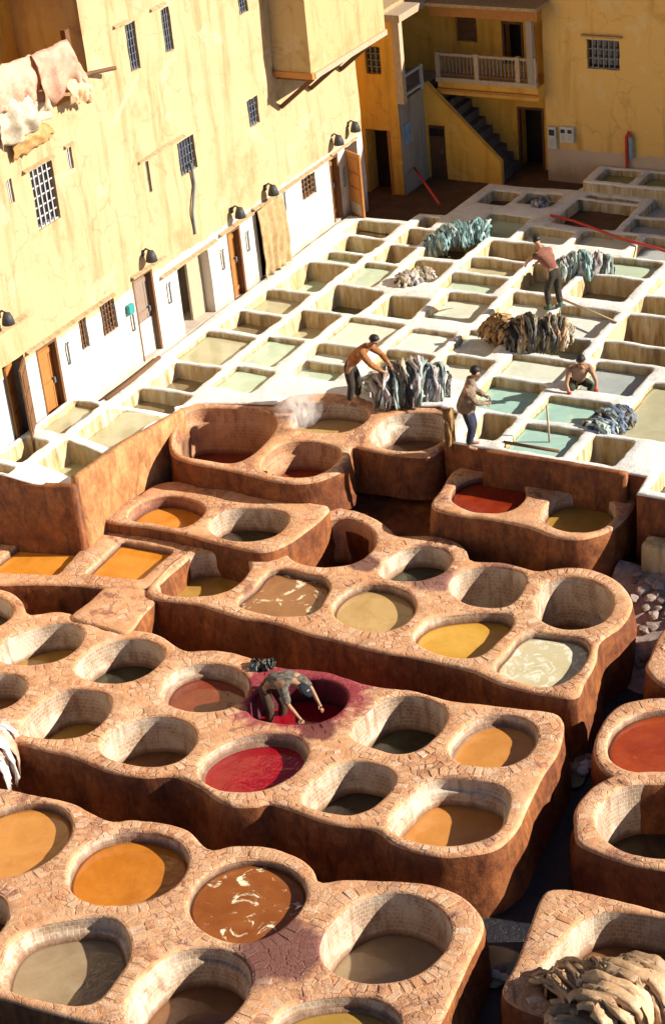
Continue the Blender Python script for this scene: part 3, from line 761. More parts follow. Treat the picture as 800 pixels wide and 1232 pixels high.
for bi, (k, (label, zb, bricks)) in enumerate(BL.items()):
    ol = loop_of(k, OUT[k], 'out')
    holes = []; keys = [h for h in HOLES if (h == k or (len(k) == 1 and h[0] == k)) and h != 'S3']
    if k == 'D': keys.append('S3')
    for h in keys:
        kind = HOLES[h][0]
        if kind == 'quad':
            q = ccw(unp(k, VATS[h])); q = np.vstack([np.linspace(q[i], q[(i+1) % 4], 14, endpoint=False) for i in range(4)])
            lp = resample(fourier(q, 12), .1)
        else: lp = loop_of(k, VATS[h], kind)
        LOOPS[h] = lp; holes.append(lp)
    z0 = ZT[k]
    if k == 'A':
        # plane fitted to the sloping top
        pts = np.array([[*P(x, y, zA(x, y))] for x, y in OUT['A']]); co, *_ = np.linalg.lstsq(np.c_[pts[:, :2], np.ones(len(pts))], pts[:, 2], rcond=None)
        zf = (lambda co: lambda x, y: co[0]*x+co[1]*y+co[2]+.02*fbm(x, y, 0, .8))(co)
    else: zf = (lambda z0, s: lambda x, y: z0+.022*fbm(x, y, s, .9)+.008*fbm(x, y, s, 4.))(z0, bi*3.7)
    ZF[k] = zf
    c = ol.mean(0); root = empty('vat_block', (c[0], c[1], max(zb, -2.4)), label, 'vat block', 'brown dyeing vat blocks'); BROOT[k] = root
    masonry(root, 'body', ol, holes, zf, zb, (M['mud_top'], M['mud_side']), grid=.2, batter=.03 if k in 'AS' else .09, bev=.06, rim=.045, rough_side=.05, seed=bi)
    for h in keys:
        kind, lvl, lin, ledge, liq, lab = HOLES[h]; lp = LOOPS[h]
        zr = float(np.mean([zf(*p) for p in lp]))
        lining(root, 'vat_lining', lp, zf, .045, lvl+.12, M[lin], ledge=bool(ledge), zl=zr-.045-lvl)
        shrink = -(.085 if ledge and lvl > .2 else .02)
        pool('dye_pool', lp, zr-.045-lvl, M[liq], lab, 'dye', 'dyes standing in the vats', grow=shrink+.01)
    if bricks:
        lay_bricks(root, ol, holes, zf, tang=.13 if k in 'DE' else .145, radial=.19 if k in 'DE' else .23, paver=(.15, .115), angle=.12*bi, seed=bi, singles=300, skip=.07)
# stone ramp between the square orange basins and the long block
rl = ccw(resample(catmull(np.array([P(x, y, -1.15)[:2] for x, y in ((132, 702), (160, 706), (190, 714), (172, 738), (153, 760), (120, 752), (86, 742), (108, 722))]), 6), .1))
c = rl.mean(0); rr = empty('stone_ramp', (c[0], c[1], -2.4), 'pinkish worn stone ramp joining the square orange basins to the long vat block', 'ramp')
zr_ = lambda x, y: -1.16+.02*fbm(x, y, 5, 1.2)
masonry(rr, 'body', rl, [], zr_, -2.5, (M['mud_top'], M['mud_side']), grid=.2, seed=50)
lay_bricks(rr, rl, [], zr_, paver=(.24, .17), seed=51, angle=.9, skip=.25)

# ------------------------------------------------------------------ white basin terrace
def white_mat():
    m, nt, b = new_mat('limewash'); pos = wpos(nt)
    a = noise_tex(nt, pos, 1.1, 7, .65, .5); c = noise_tex(nt, pos, 6, 7, .7)
    f = math_n(nt, 'ADD', math_n(nt, 'MULTIPLY', a, .5), math_n(nt, 'MULTIPLY', c, .5))
    col = ramp(nt, f, [(.3, (.42, .37, .29)), (.42, (.66, .63, .56)), (.53, (.80, .78, .73)), (.7, (.84, .83, .80))])
    g = noise_tex(nt, pos, 2.2, 6, .65)
    col = mix(nt, maprange(nt, g, .58, .74, 0, .55), col, (.40, .46, .38))
    L(nt, col, b.inputs['Base Color']); b.inputs['Roughness'].default_value = .7
    bump(nt, b, math_n(nt, 'ADD', noise_tex(nt, pos, 9, 6, .65), math_n(nt, 'MULTIPLY', noise_tex(nt, pos, 40, 5, .7), .4)), .5, .04); return m
def basin_wall_mat():
    m, nt, b = new_mat('basin_wall'); pos = wpos(nt)
    s = noise_tex(nt, scaled(nt, pos, (4.5, 4.5, .6)), 1.5, 6, .65)
    col = ramp(nt, s, [(.34, (.30, .19, .08)), (.46, (.52, .37, .18)), (.56, (.62, .49, .29)), (.7, (.72, .67, .56))])
    g = noise_tex(nt, pos, 1.3, 5, .6)
    col = mix(nt, maprange(nt, g, .5, .68, 0, .6), col, (.34, .33, .2))
    L(nt, col, b.inputs['Base Color']); b.inputs['Roughness'].default_value = .75
    bump(nt, b, noise_tex(nt, pos, 16, 6, .7), .6, .04); return m
M['lime'] = white_mat(); M['basin_wall'] = basin_wall_mat()
BZ = {'T1': .5, 'T3': .5, 'T5': .5, 'T2': .25, 'T4': .25}
# level below the rim, liquid
BL_ = {'T1': (.12, 'lime_olive'), 'T2': (.13, 'lime_olive'), 'T3': (0.40, 'lime_olive'), 'T4': (0.40, 'lime_olive'), 'T5': (.3, 'lime_dark'), 'T7': (0.36, 'lime_mud'), 'T8': (0.29, 'lime_mud'),
 'U1': (.1, 'lime_olive'), 'U2': (.09, 'lime_green'), 'U3': (.09, 'lime_green'), 'U4': (0.29, 'lime_mud'), 'U5': (.2, 'lime_olive'), 'U6': (0.40, 'lime_olive'), 'U7': (.45, 'lime_green'), 'U8': (.5, 'lime_dark'),
 'U10': (.1, 'lime_pale'), 'U11': (.22, 'lime_white'), 'U12': (.16, 'lime_green'), 'U13': (.16, 'lime_olive'), 'U14': (.09, 'lime_white'), 'U15': (.1, 'lime_white'), 'U16': (.2, 'lime_pale'),
 'U17': (.2, 'lime_teal'), 'U18': (.14, 'lime_teal'), 'U19': (.1, 'lime_pale'), 'U21': (.16, 'lime_grey'), 'U22': (0.40, 'lime_mud'), 'U23': (.75, 'lime_mud'), 'U25': (.08, 'lime_olive'),
 'U26': (.6, 'lime_dark'), 'U27': (.35, 'lime_teal'), 'U28': (.1, 'lime_teal'), 'U29': (.65, 'lime_dark'), 'U30': (.4, 'lime_mud'), 'U31': (.4, 'lime_dark'),
 'W1': (0.40, 'lime_mud'), 'W2': (.2, 'lime_olive'), 'W3': (.2, 'lime_green'), 'W4': (.18, 'lime_pale'), 'W6': (.2, 'lime_white'), 'W7': (0.43, 'lime_mud'), 'W8': (0.43, 'lime_olive'), 'W9': (.12, 'lime_green'),
 'W10': (.5, 'lime_mud'), 'W11': (.2, 'lime_white'), 'W12': (.18, 'lime_pale'), 'W13': (.15, 'lime_pale'), 'W14': (.45, 'lime_white'), 'W15': (.3, 'lime_mud'), 'W16': (.2, 'lime_grey'), 'W17': (.2, 'lime_grey'),
 'W18': (.2, 'lime_grey'), 'W22': (.2, 'lime_dark'), 'W23': (.35, 'lime_moss'), 'W24': (0.40, 'lime_mud'), 'W25': (.16, 'lime_green'), 'W26': (0.40, 'lime_olive'), 'W27': (.35, 'lime_green'), 'W28': (.15, 'lime_green'),
 'W30': (.1, 'lime_green'), 'W31': (.6, 'lime_mud'), 'W32': (.6, 'lime_mud'), 'W33': (.6, 'lime_mud'), 'W34': (.3, 'lime_pale'), 'W35': (.5, 'lime_green')}
WNAME = {'lime_green': 'pale green', 'lime_teal': 'teal', 'lime_pale': 'pale cream-green', 'lime_olive': 'olive', 'lime_white': 'milky white', 'lime_grey': 'grey', 'lime_dark': 'dark green', 'lime_moss': 'mossy', 'lime_mud': 'muddy brown'}
rngb = random.Random(11)
def rect_loop(x0, x1, y0, y1, jit=.02, step=.16, r=.05):
    pts = []
    cs = [(x0, y0), (x1, y0), (x1, y1), (x0, y1)]
    for i in range(4):
        a, b = np.array(cs[i]), np.array(cs[(i+1) % 4]); Ln = np.linalg.norm(b-a); d = (b-a)/Ln
        n = max(2, int((Ln-2*r)/step))
        for k in range(n+1): pts.append(a+d*(r+(Ln-2*r)*k/n)+np.array([rngb.uniform(-jit, jit), rngb.uniform(-jit, jit)]))
    return np.array(pts)
BASINS.pop('U30'); BASINS.pop('U31')
RECT = {}
GROW = {'U28': 0, 'U29': 0, 'U26': 0, 'U27': 0, 'U12': 0, 'U3': 3, 'T2': 0, 'T4': 0, 'T1': 3, 'T3': 3, 'T5': 0, 'U30': 0, 'U31': 0, 'W15': 0, 'W22': 3, 'W23': 3, 'W26': 2, 'W33': 2}
for k, q in BASINS.items():
    z = BZ.get(k, 0.); w = np.array([P(x, y, z)[:2] for x, y in q])
    x0, x1 = (w[0, 0]*.5+w[3, 0]*.5), (w[1, 0]+w[2, 0])/2; y1, y0 = (w[0, 1]+w[1, 1])/2, (w[2, 1]+w[3, 1])/2
    RECT[k] = [max(x0, -23.9), x1, y0, y1]
    if k in ('W15',): RECT[k][3] = 43.5
    if k in ('U28', 'U29', 'U26'): RECT[k][2] = max(RECT[k][2], 30.5)
    if k == 'U12': RECT[k][2] = 32.05
    if k == 'U27': RECT[k][0] = -11.84; RECT[k][2] = 29.86
RECT['X1'] = [-18.0, -17.0, 35.7, 37.3]; RECT['X2'] = [-16.5, -15.45, 34.75, 35.4]; BL_['X1'] = (.25, 'lime_white'); BL_['X2'] = (.3, 'lime_pale')
# keep a wall of at least 12 cm between neighbours
ks = list(RECT)
for it in range(4):
    for i, a in enumerate(ks):
        for b in ks[i+1:]:
            A, Bq = RECT[a], RECT[b]
            ox = min(A[1], Bq[1])-max(A[0], Bq[0]); oy = min(A[3], Bq[3])-max(A[2], Bq[2])
            if ox > -.16 and oy > -.16:
                if ox < oy:
                    s = (ox+.16)/2+.001
                    if A[0] < Bq[0]: A[1] -= s; Bq[0] += s
                    else: Bq[1] -= s; A[0] += s
                else:
                    s = (oy+.16)/2+.001
                    if A[2] < Bq[2]: A[3] -= s; Bq[2] += s
                    else: Bq[3] -= s; A[2] += s
def gap_ok(k, r, gx, gy):
    for j, q in RECT.items():
        if j != k and min(r[1], q[1])-max(r[0], q[0]) > -gx and min(r[3], q[3])-max(r[2], q[2]) > -gy: return False
    return True
for it in range(16):
    for k, r in RECT.items():
        if it >= GROW.get(k, 16): continue
        for i, sgn in ((0, -1), (1, 1), (2, -1), (3, 1)):
            t = list(r); t[i] += sgn*(.012 if i < 2 else .02)
            if gap_ok(k, t, .19, .12) and t[0] > -23.9: r[:] = t
aback = [tuple(P(x, y, zA(x, y))[:2]) for x, y in ((214, 493), (240, 484), (330, 487), (350, 475), (400, 472), (445, 481), (460, 488), (530, 489), (552, 499))]
tout = [(-24.0, 25.35), (-22.06, 25.8), (-22.06, 29.7)]+[(x, y-.05) for x, y in aback]+[(-16.3, 30.42), (-15.8, 30.38), (-12.05, 30.34), (-11.98, 29.66), (-6.5, 29.6), (-6.5, 44.2), (-19.0, 44.15), (-19.1, 43.7), (-21.5, 43.6), (-21.6, 41.25), (-22.3, 41.2), (-22.35, 40.65), (-24.0, 40.6)]
tq = np.array(tout); tq = np.vstack([np.linspace(tq[i], tq[(i+1) % len(tq)], max(2, int(np.linalg.norm(tq[(i+1) % len(tq)]-tq[i])/.2)), endpoint=False) for i in range(len(tq))]); tq = ccw(tq)
CTRL = np.array([[(r[0]+r[1])/2, (r[2]+r[3])/2, BZ.get(k, 0.)] for k, r in RECT.items()])
def zterr(x, y):
    if y < 30.4 and x < -21.5:
        a = min(1, max(0, (29.6-y)/.9)); b = min(1, max(0, (-22.2-x)/1.2)); base = a*(.22+.28*b)
    else: base = 0.
    return base+.03*fbm(x, y, 0, .55)+.012*fbm(x, y, 3, 2.5)
troot = empty('basin_terrace', (-18, 35, -2.6), 'terrace of whitewashed square soaking basins filling the courtyard', 'basin terrace')
BLP = {k: ccw(rect_loop(*r)) for k, r in RECT.items()}
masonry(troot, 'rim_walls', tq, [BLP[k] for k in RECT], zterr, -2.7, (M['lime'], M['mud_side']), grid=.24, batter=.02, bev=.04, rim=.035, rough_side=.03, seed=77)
# order of the basins in their rows, for the labels: rows run along the wall with the doors
colx = [-24.5, -22.33, -21.05, -19.55, -18.1, -16.85, -15.3, -13.6, -5]
rows = {}
for k, r in RECT.items():
    cx = (r[0]+r[1])/2; ci = sum(1 for e in colx[1:-1] if cx > e); rows.setdefault(ci, []).append(((r[2]+r[3])/2, k))
ORD = ['first', 'second', 'third', 'fourth', 'fifth', 'sixth', 'seventh', 'eighth', 'ninth', 'tenth', 'eleventh', 'twelfth', 'thirteenth', 'fourteenth', 'fifteenth', 'sixteenth']
POOLZ = {}
for ci, lst in rows.items():
    for n, (yy, k) in enumerate(sorted(lst)):
        lvl, liq = BL_[k]; lp = BLP[k]; zr = float(np.mean([zterr(*p) for p in lp]))
        lining(troot, 'basin_lining', lp, zterr, .035, max(lvl+.1, .35), M['basin_wall'], taper=.02, wob=.02)
        POOLZ[k] = zr-.035-lvl
        pool('basin_water', lp, zr-.035-lvl, M[liq], '%s water, %s basin from the brown vats in the %s row from the door wall' % (WNAME[liq], ORD[n], ORD[ci]), 'water', 'water standing in the white basins', grow=.0)
# raised tank against the back wall
rk = empty('raised_tank', (-16.4, 44.5, -.3), 'raised stone tank of mossy basins against the back wall', 'tank')
rk_ol = ccw(rect_loop(-18.95, -12.5, 43.66, 44.86, .015, .2)); rz = lambda x, y: .27+.02*fbm(x, y, 2, 1.)
rk_h = [ccw(rect_loop(a, b_, 43.82, 44.72)) for a, b_ in ((-18.7, -17.75), (-17.55, -16.3), (-16.1, -14.6))]
masonry(rk, 'rim_walls', rk_ol, rk_h, rz, -.6, (M['lime'], M['basin_wall']), grid=.2, batter=.02, bev=.04, rim=.03, seed=78)
for i, h in enumerate(rk_h):
    lining(rk, 'basin_lining', h, rz, .03, .35, M['basin_wall'], taper=.02)
    pool('basin_water', h, .27-.03-.16, M['lime_moss'], 'mossy green water, %s basin of the raised tank from the meter boxes' % ORD[i], 'water', 'water in the raised tank')
# earth floor behind the basins
ef = mesh_obj('earth_floor', [(x, y, -.3+.03*fbm(x, y, 9, 1.)) for y in np.arange(40.3, 46.6, .3) for x in np.arange(-27, -5.5, .3)], [(j*72+i, j*72+i+1, (j+1)*72+i+1, (j+1)*72+i) for j in range(20) for i in range(71)], M['earth'])
ef['kind'] = 'structure'
# low walls
def low_wall(name, label, pts, zb, thick, mat, cat='wall'):
    """pts: (top position) list along the wall; thick: offset vector"""
    t = Vector(thick); n = len(pts); vs = []; fs = []
    seg = []
    for i in range(n-1):
        for k in range(10 if i < n-2 else 11): seg.append(Vector(pts[i]).lerp(Vector(pts[i+1]), k/10))
    for p in seg:
        j = .012*fbm(p.x, p.y, 1, 3.); hgt = p.z-zb
        for a, z in ((0, zb), (.0, zb+hgt*.5), (0.01, p.z-.03), (.15, p.z), (.85, p.z), (.99, p.z-.03), (1, zb+hgt*.5), (1, zb)):
            w = .015*fbm(p.x+a, p.y, z, 3.); vs.append(Vector((p.x, p.y, z+(j if z > zb else 0)))+t*a+Vector((w, w, 0)))
    for i in range(len(seg)-1):
        for k in range(7): fs.append((i*8+k, i*8+k+1, (i+1)*8+k+1, (i+1)*8+k))
    fs += [tuple(range(8)), tuple(len(vs)-8+k for k in range(7, -1, -1))]
    c = sum(seg, Vector())/len(seg)
    o = mesh_obj(name, vs, fs, mat, None, True, org=(c.x, c.y, zb))
    bm = bmesh.new(); bm.from_mesh(o.data); bmesh.ops.recalc_face_normals(bm, faces=bm.faces); bm.to_mesh(o.data); bm.free()
    o.data.polygons.foreach_set('use_smooth', [True]*len(o.data.polygons))
    return tag(o, label, cat)
low_wall('retaining_wall', 'sunlit orange retaining wall sloping up beside the white basins', [(-21.92, 26.0, .42), (-21.92, 27.6, .34), (-21.92, 29.75, .06)], -1.25, (-.16, 0, 0), M['mud_lit'])
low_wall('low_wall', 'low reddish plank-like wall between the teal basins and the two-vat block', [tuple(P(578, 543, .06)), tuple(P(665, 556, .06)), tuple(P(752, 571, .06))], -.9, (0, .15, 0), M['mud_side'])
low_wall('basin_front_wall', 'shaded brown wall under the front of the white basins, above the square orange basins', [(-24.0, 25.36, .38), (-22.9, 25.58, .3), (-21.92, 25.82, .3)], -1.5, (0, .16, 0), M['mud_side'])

# stepped foot of the terrace beside the two-vat block
low_wall('stone_step', 'whitewashed step along the foot of the basin terrace above the rubble', [(-11.72, 29.2, -.78), (-9, 29.17, -.8), (-6.5, 29.15, -.8)], -1.6, (0, .42, 0), M['basin_wall'], 'step')

wk = [P(x, y, -1.4) for x, y in ((380, 575), (420, 555), (515, 560), (560, 590), (560, 640), (500, 655), (440, 650), (395, 630))]
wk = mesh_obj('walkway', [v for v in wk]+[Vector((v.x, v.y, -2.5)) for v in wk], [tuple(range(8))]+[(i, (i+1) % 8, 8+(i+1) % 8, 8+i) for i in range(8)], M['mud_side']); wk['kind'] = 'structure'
# ------------------------------------------------------------------ buildings
M['wall_door'] = plaster_mat('cream_wall', (.53, .375, .205), (.40, .255, .12), (.61, .465, .3), white_z=1.82, white=(.62, .57, .49))
M['wall_gold'] = plaster_mat('golden_wall', (.74, .41, .07), (.58, .29, .045), (.75, .48, .14))
M['wall_back'] = plaster_mat('ochre_wall', (.78, .48, .15), (.60, .34, .09), (.78, .56, .26), white_z=.62, white=(.56, .42, .30))
M['wall_grey'] = plaster_mat('grey_wall', (.34, .29, .23), (.24, .19, .14), (.44, .38, .32))
M['wood_orange'] = simple('orange_wood', (.36, .13, .03), (.52, .23, .06), 9, .6, .4, .01, (6, 6, .7), rnd=.15)
M['wood_brown'] = simple('brown_wood', (.10, .045, .018), (.20, .095, .04), 9, .7, .4, .01, (6, 6, .7), rnd=.15)
M['wood_pale'] = simple('pale_wood', (.34, .24, .15), (.52, .40, .27), 9, .8, .5, .01, (5, 5, .7), rnd=.12)
M['wood_grey'] = simple('grey_wood', (.22, .15, .11), (.34, .25, .19), 7, .8, .4, .01, (6, 6, .8))
M['dark'] = simple('dark_interior', (.012, .009, .007), (.03, .02, .014), 3, .9)
M['iron'] = simple('grille_iron', (.12, .13, .16), (.24, .25, .28), 14, .5, .3, .004, metal=.3)
M['iron_pale'] = simple('pale_painted_iron', (.40, .38, .36), (.56, .54, .5), 14, .6, .3, .004)
M['glass'] = simple('dark_glass', (.015, .018, .025), (.04, .045, .06), 4, .12, .1, .005, spec=.6)
M['tile'] = simple('lintel_tile', (.30, .19, .09), (.50, .36, .20), 12, .8, .5, .02)
M['plastic_white'] = simple('pale_plastic', (.50, .50, .46), (.62, .62, .58), 5, .4)
M['black_lamp'] = simple('lamp_metal', (.03, .03, .035), (.07, .065, .06), 8, .55)
M['red_paint'] = simple('red_paint', (.42, .03, .02), (.55, .06, .04), 6, .4)
M['blue_paint'] = simple('blue_paint', (.10, .22, .38), (.28, .42, .55), 5, .6)
M['teal_paint'] = simple('teal_plastic', (.03, .24, .24), (.06, .36, .34), 5, .4)

def facade(root, name, O, U, Nrm, outline, openings, mat, grid=.45, depth=.25, rough=.02, seed=5, reveal_mat=None):
    """wall sheet through O spanned by U and z, with openings [(u0,u1,v0,v1,depth)] and their reveals; Nrm points outwards"""
    O, U, Nrm = Vector(O), Vector(U), Vector(Nrm); rng = np.random.default_rng(seed)
    def w(u, v, d=0.): return O+U*u+Vector((0, 0, v))+Nrm*d
    hl = []
    for (u0, u1, v0, v1, d) in openings:
        j = lambda: rng.uniform(-.012, .012)
        c = [(u0, v0), (u1, v0), (u1, v1), (u0, v1)]
        hl.append(np.array([(a[0]+(b[0]-a[0])*k/4+j(), a[1]+(b[1]-a[1])*k/4+j()) for a, b in zip(c, c[1:]+c[:1]) for k in range(4)]))
    ol = np.array(outline, float); ol = ccw(np.vstack([np.linspace(ol[i], ol[(i+1) % len(ol)], max(2, int(np.linalg.norm(ol[(i+1) % len(ol)]-ol[i])/grid)), endpoint=False) for i in range(len(ol))]))
    vs, fs = fill(ol, hl, grid, lambda a, b: 0., rng)
    V3 = []
    for p in vs:
        q = w(p.x, p.y); e = min([1]+[max(abs(p.x-(o[0]+o[1])/2)-(o[1]-o[0])/2, abs(p.y-(o[2]+o[3])/2)-(o[3]-o[2])/2) for o in openings])
        V3.append(q+Nrm*(rough*2*fbm(p.x, p.y, seed, .7)*min(1, max(0, e*4))))
    F = list(fs)
    for h, o in zip(hl, openings):
        h = ccw(h); n = len(V3); K = len(h)
        V3 += [w(p[0], p[1]) for p in h]+[w(p[0], p[1], -o[4]) for p in h]
        F += [(n+i, n+(i+1) % K, n+K+(i+1) % K, n+K+i) for i in range(K)]
    o = mesh_obj(name, V3, F, mat, root, False)
    bm = bmesh.new(); bm.from_mesh(o.data); bmesh.ops.remove_doubles(bm, verts=bm.verts, dist=1e-4)
    bmesh.ops.delete(bm, geom=[v for v in bm.verts if not v.link_faces], context='VERTS'); bm.to_mesh(o.data); bm.free()
    return w
def obox(mb, w, u0, u1, v0, v1, d0, d1):      # box in wall coordinates
    p = [w(u, v, d) for d in (d0, d1) for u, v in ((u0, v0), (u1, v0), (u1, v1), (u0, v1))]
    mb.add(p, [(0,3,2,1),(4,5,6,7),(0,1,5,4),(1,2,6,5),(2,3,7,6),(3,0,4,7)])
def window(root, w, u0, u1, v0, v1, d=.16, nu=4, nv=6, bar=.022, mat='iron', frame=None, fr=.04, lattice=False):
    pane = MB(); obox(pane, w, u0-.02, u1+.02, v0-.02, v1+.02, -d-.04, -d); pane = pane.build('window', M['glass'], root)
    f = MB()
    for a in ((u0, u0+fr, v0, v1), (u1-fr, u1, v0, v1), (u0+fr, u1-fr, v0, v0+fr), (u0+fr, u1-fr, v1-fr, v1)): obox(f, w, *a, -d+.005, -d+.05)
    f.build('frame', M[frame or 'wood_brown'], pane, org=wloc(root))
    g = MB()
    for i in range(1, nu): u = u0+(u1-u0)*i/nu; obox(g, w, u-bar/2, u+bar/2, v0+.005, v1-.005, -.05, -.03)
    for i in range(0, nv+1): v = v0+.02+(v1-v0-.04)*i/nv; obox(g, w, u0+.005, u1-.005, v-bar/2, v+bar/2, -.062, -.051)
    g.build('grille', M[mat], pane, org=wloc(root))
    return pane
def plank_door(root, w, u0, u1, v0, v1, d, mat, n=4, lower=None, handle=True, name='door'):
    mb = MB(); st = (u1-u0)/n
    for i in range(n): obox(mb, w, u0+i*st+.004, u0+(i+1)*st-.004, v0+.01, v1-.01, -d-.05, -d-(.002 if i % 2 else .007))
    for v in (v0+.2, (v0+v1)/2, v1-.25): obox(mb, w, u0+.03, u1-.03, v-.05, v+.05, -d-.004, -d+.018)
    o = mb.build(name, M[mat], root)
    if lower:
        p = MB(); obox(p, w, u0+.01, u1-.01, v0+.012, v0+lower, -d+.019, -d+.026); q = p.build('painted_panel', M['plastic_white'], o, org=wloc(root)); q['label'] = 'white painted lower half of the door'
    if handle:
        h = MB(); obox(h, w, u1-.16, u1-.12, (v0+v1)/2-.02, (v0+v1)/2+.1, -d+.018, -d+.06); h.build('handle', M['iron'], o, org=wloc(root))
    return o

# ---- the long cream building with the doors -------------------------------------------------
XW = -24.05
def pr(x0, y0, x1, y1):            # opening from its two photo corners on the door wall: (Y0,Y1,z0,z1)
    a, b = PX(x0, y0, XW), PX(x1, y1, XW); return (min(a.y, b.y), max(a.y, b.y), min(a.z, b.z), max(a.z, b.z))
lb = empty('door_building', (XW, 32, -.3), 'long cream plastered building with a row of doors and barred windows above white paint', 'building')
DO = {'a': (26.85, 27.55, .0, 2.02), 'b': (27.93, 28.62, .0, 1.93), 'c': (31.40, 32.16, .08, 2.02), 'd': (33.07, 34.36, .0, 1.56), 'e': (35.16, 35.72, -.1, 1.62), 'f': (36.45, 37.5, -.12, 1.68), 'g': (39.98, 40.42, .02, 1.7), 'h': (40.8, 41.42, -.12, 1.68)}
WI = {'w1': pr(94, 386, 109, 416), 'w2': pr(120, 369, 143, 394), 'w3': pr(362, 217, 381, 231), 'u1': pr(150, 31, 170, 81), 'u2': pr(193, 12, 210, 59), 'u3': pr(285, -12, 299, 13), 'u4': pr(297, 122, 313, 147), 'u5': pr(213, 173, 238, 201), 'u6': pr(175, 195, 184, 230), 'u7': pr(35, 204, 74, 262), 'u8': pr(79, 177, 90, 201), 'u9': pr(8, 218, 19, 242)}
ops = [(*v, .7 if k == 'd' else .45 if k in 'ah' else .2) for k, v in DO.items()]+[(*v, .2) for v in WI.values()]+[(25.2, 31.02, 6.35, 9.0, 1.7)]
wL = facade(lb, 'wall', (XW, 0, 0), (0, 1, 0), (1, 0, 0), [(16, -2.7), (41.72, -2.7), (41.72, 9.6), (16, 9.6)], ops, M['wall_door'], rough=.03)
mb = MB(); mb.add([(XW-.9, 16, 9.6), (XW, 16, 9.6), (XW, 41.72, 9.6), (XW-5, 41.72, 9.6), (XW-5, 16, 9.6)], [(0, 1, 2, 3, 4)])
mb.build('roof', M['wall_door'], lb)
mb = MB(); mb.add([(XW, 41.72, -2.7), (XW-5, 41.72, -2.7), (XW-5, 41.72, 9.6), (XW, 41.72, 9.6)], [(0, 1, 2, 3)]); mb.build('end_wall', M['wall_gold'], lb)
wspec = {'w1': (3, 5, 'wood_brown', .03), 'w2': (5, 5, 'wood_brown', .03), 'w3': (4, 4, 'wood_brown', .035), 'u1': (4, 6, 'iron', .02), 'u2': (4, 6, 'iron', .02), 'u3': (4, 5, 'iron', .02), 'u4': (4, 4, 'iron', .02), 'u5': (6, 4, 'iron', .02), 'u6': (2, 5, 'iron', .02), 'u7': (5, 6, 'iron_pale', .03), 'u8': (3, 3, 'iron_pale', .025), 'u9': (3, 3, 'iron_pale', .025)}
for k, (a, b, c, d) in WI.items():
    nu, nv, mt, br = wspec[k]; window(lb, wL, a, b, c, d, nu=nu, nv=nv, mat=mt, bar=br, frame='wood_brown' if k[0] == 'w' else 'iron')
for k in ('b', 'c', 'e', 'g'):
    plank_door(lb, wL, *DO[k], .14, {'b': 'wood_orange', 'c': 'wood_grey', 'e': 'wood_orange', 'g': 'wood_orange'}[k], lower=.8 if k == 'c' else None)
def leaf(hinge, ang, width, z0, z1, mat, name='door'):
    """open door leaf with panels, hinged at (Y of hinge) and swung out by ang degrees"""
    h = Vector((XW+.02, hinge, 0)); dr = Vector((math.sin(rad(ang)), math.cos(rad(ang)), 0)); nn = Vector((dr.y, -dr.x, 0))
    W_ = lambda u, v, d=0.: h+dr*u+Vector((0, 0, v))+nn*d
    mb = MB(); obox(mb, W_, 0, width, z0+.02, z1-.02, -.02, .02); o = mb.build(name, M[mat], lb)
    for i in range(4):
        a = z0+.12+i*(z1-z0-.2)/4; p = MB(); obox(p, W_, .08, width-.08, a, a+(z1-z0-.2)/4-.08, .0205, .036); obox(p, W_, .08, width-.08, a, a+(z1-z0-.2)/4-.08, -.036, -.0205); q = p.build('panel', M['wood_pale' if i == 0 else mat], o, org=wloc(lb))
    return o
leaf(40.82, 118, .62, -.1, 1.66, 'wood_orange')
leaf(26.9, -25, .5, .02, 1.98, 'wood_orange')
leaf(27.52, 150, .66, .02, 1.98, 'wood_brown')
for k, dd in (('a', .44), ('h', .44), ('f', .19)):
    u0, u1, v0, v1 = DO[k]; p = MB(); obox(p, wL, u0-.02, u1+.02, v0-.02, v1+.02, -dd-.05, -dd); p.build('dark_opening', M['dark'], lb)
u0, u1, v0, v1 = DO['d']
p = MB(); obox(p, wL, u0-.02, u1+.02, v0-.02, v1+.02, -.75, -.69); p.build('back_panel', M['wall_grey'], lb)
p = MB(); obox(p, wL, u0+.72, u1-.02, v0, v1-.01, -.3, -.24); p.build('fixed_panel', M['wood_pale'], lb)
# frames at the right jambs of the doors
for k in ('b', 'c', 'e', 'g'):
    u0, u1, v0, v1 = DO[k]; p = MB(); obox(p, wL, u1-.07, u1-.002, v0, v1-.002, -.12, .012); obox(p, wL, u0+.002, u0+.05, v0, v1-.002, -.12, .008); obox(p, wL, u0+.05, u1-.07, v1-.07, v1-.002, -.12, .01); p.build('door_frame', M['wood_brown'], lb)
# thin tile ledges over the doors and windows
def ledge(x0, y0, x1, y1, dep=.13, h=.032):
    a, b = PX(x0, y0, XW), PX(x1, y1, XW); mb = MB(); z = (a.z+b.z)/2; n = max(2, int((b.y-a.y)/.24))
    prev = None
    for i in range(n):
        ya, yb = a.y+(b.y-a.y)*i/n, a.y+(b.y-a.y)*(i+1)/n; j = .012*fbm(ya, z, 2, 3.)
        q = [wL(ya+.003, z+j, -.02), wL(yb-.003, z+j, -.02), wL(yb-.003, z+j-.035, dep), wL(ya+.003, z+j-.035, dep)]
        mb.prism(q, (0, 0, h))
    mb.build('ledge', M['tile'], lb)
for e in ((-30, 416, 31, 381), (31, 427, 136, 351), (157, 333, 197, 309), (192, 331, 259, 291), (263, 284, 302, 255), (303, 252, 396, 189), (397, 188, 428, 163), (136, 33, 153, 24), (180, 12, 198, 3), (166, 195, 221, 163), (27, 208, 63, 185), (77, 177, 88, 171)): ledge(*e, dep=.09 if e[1] > 200 else .06)
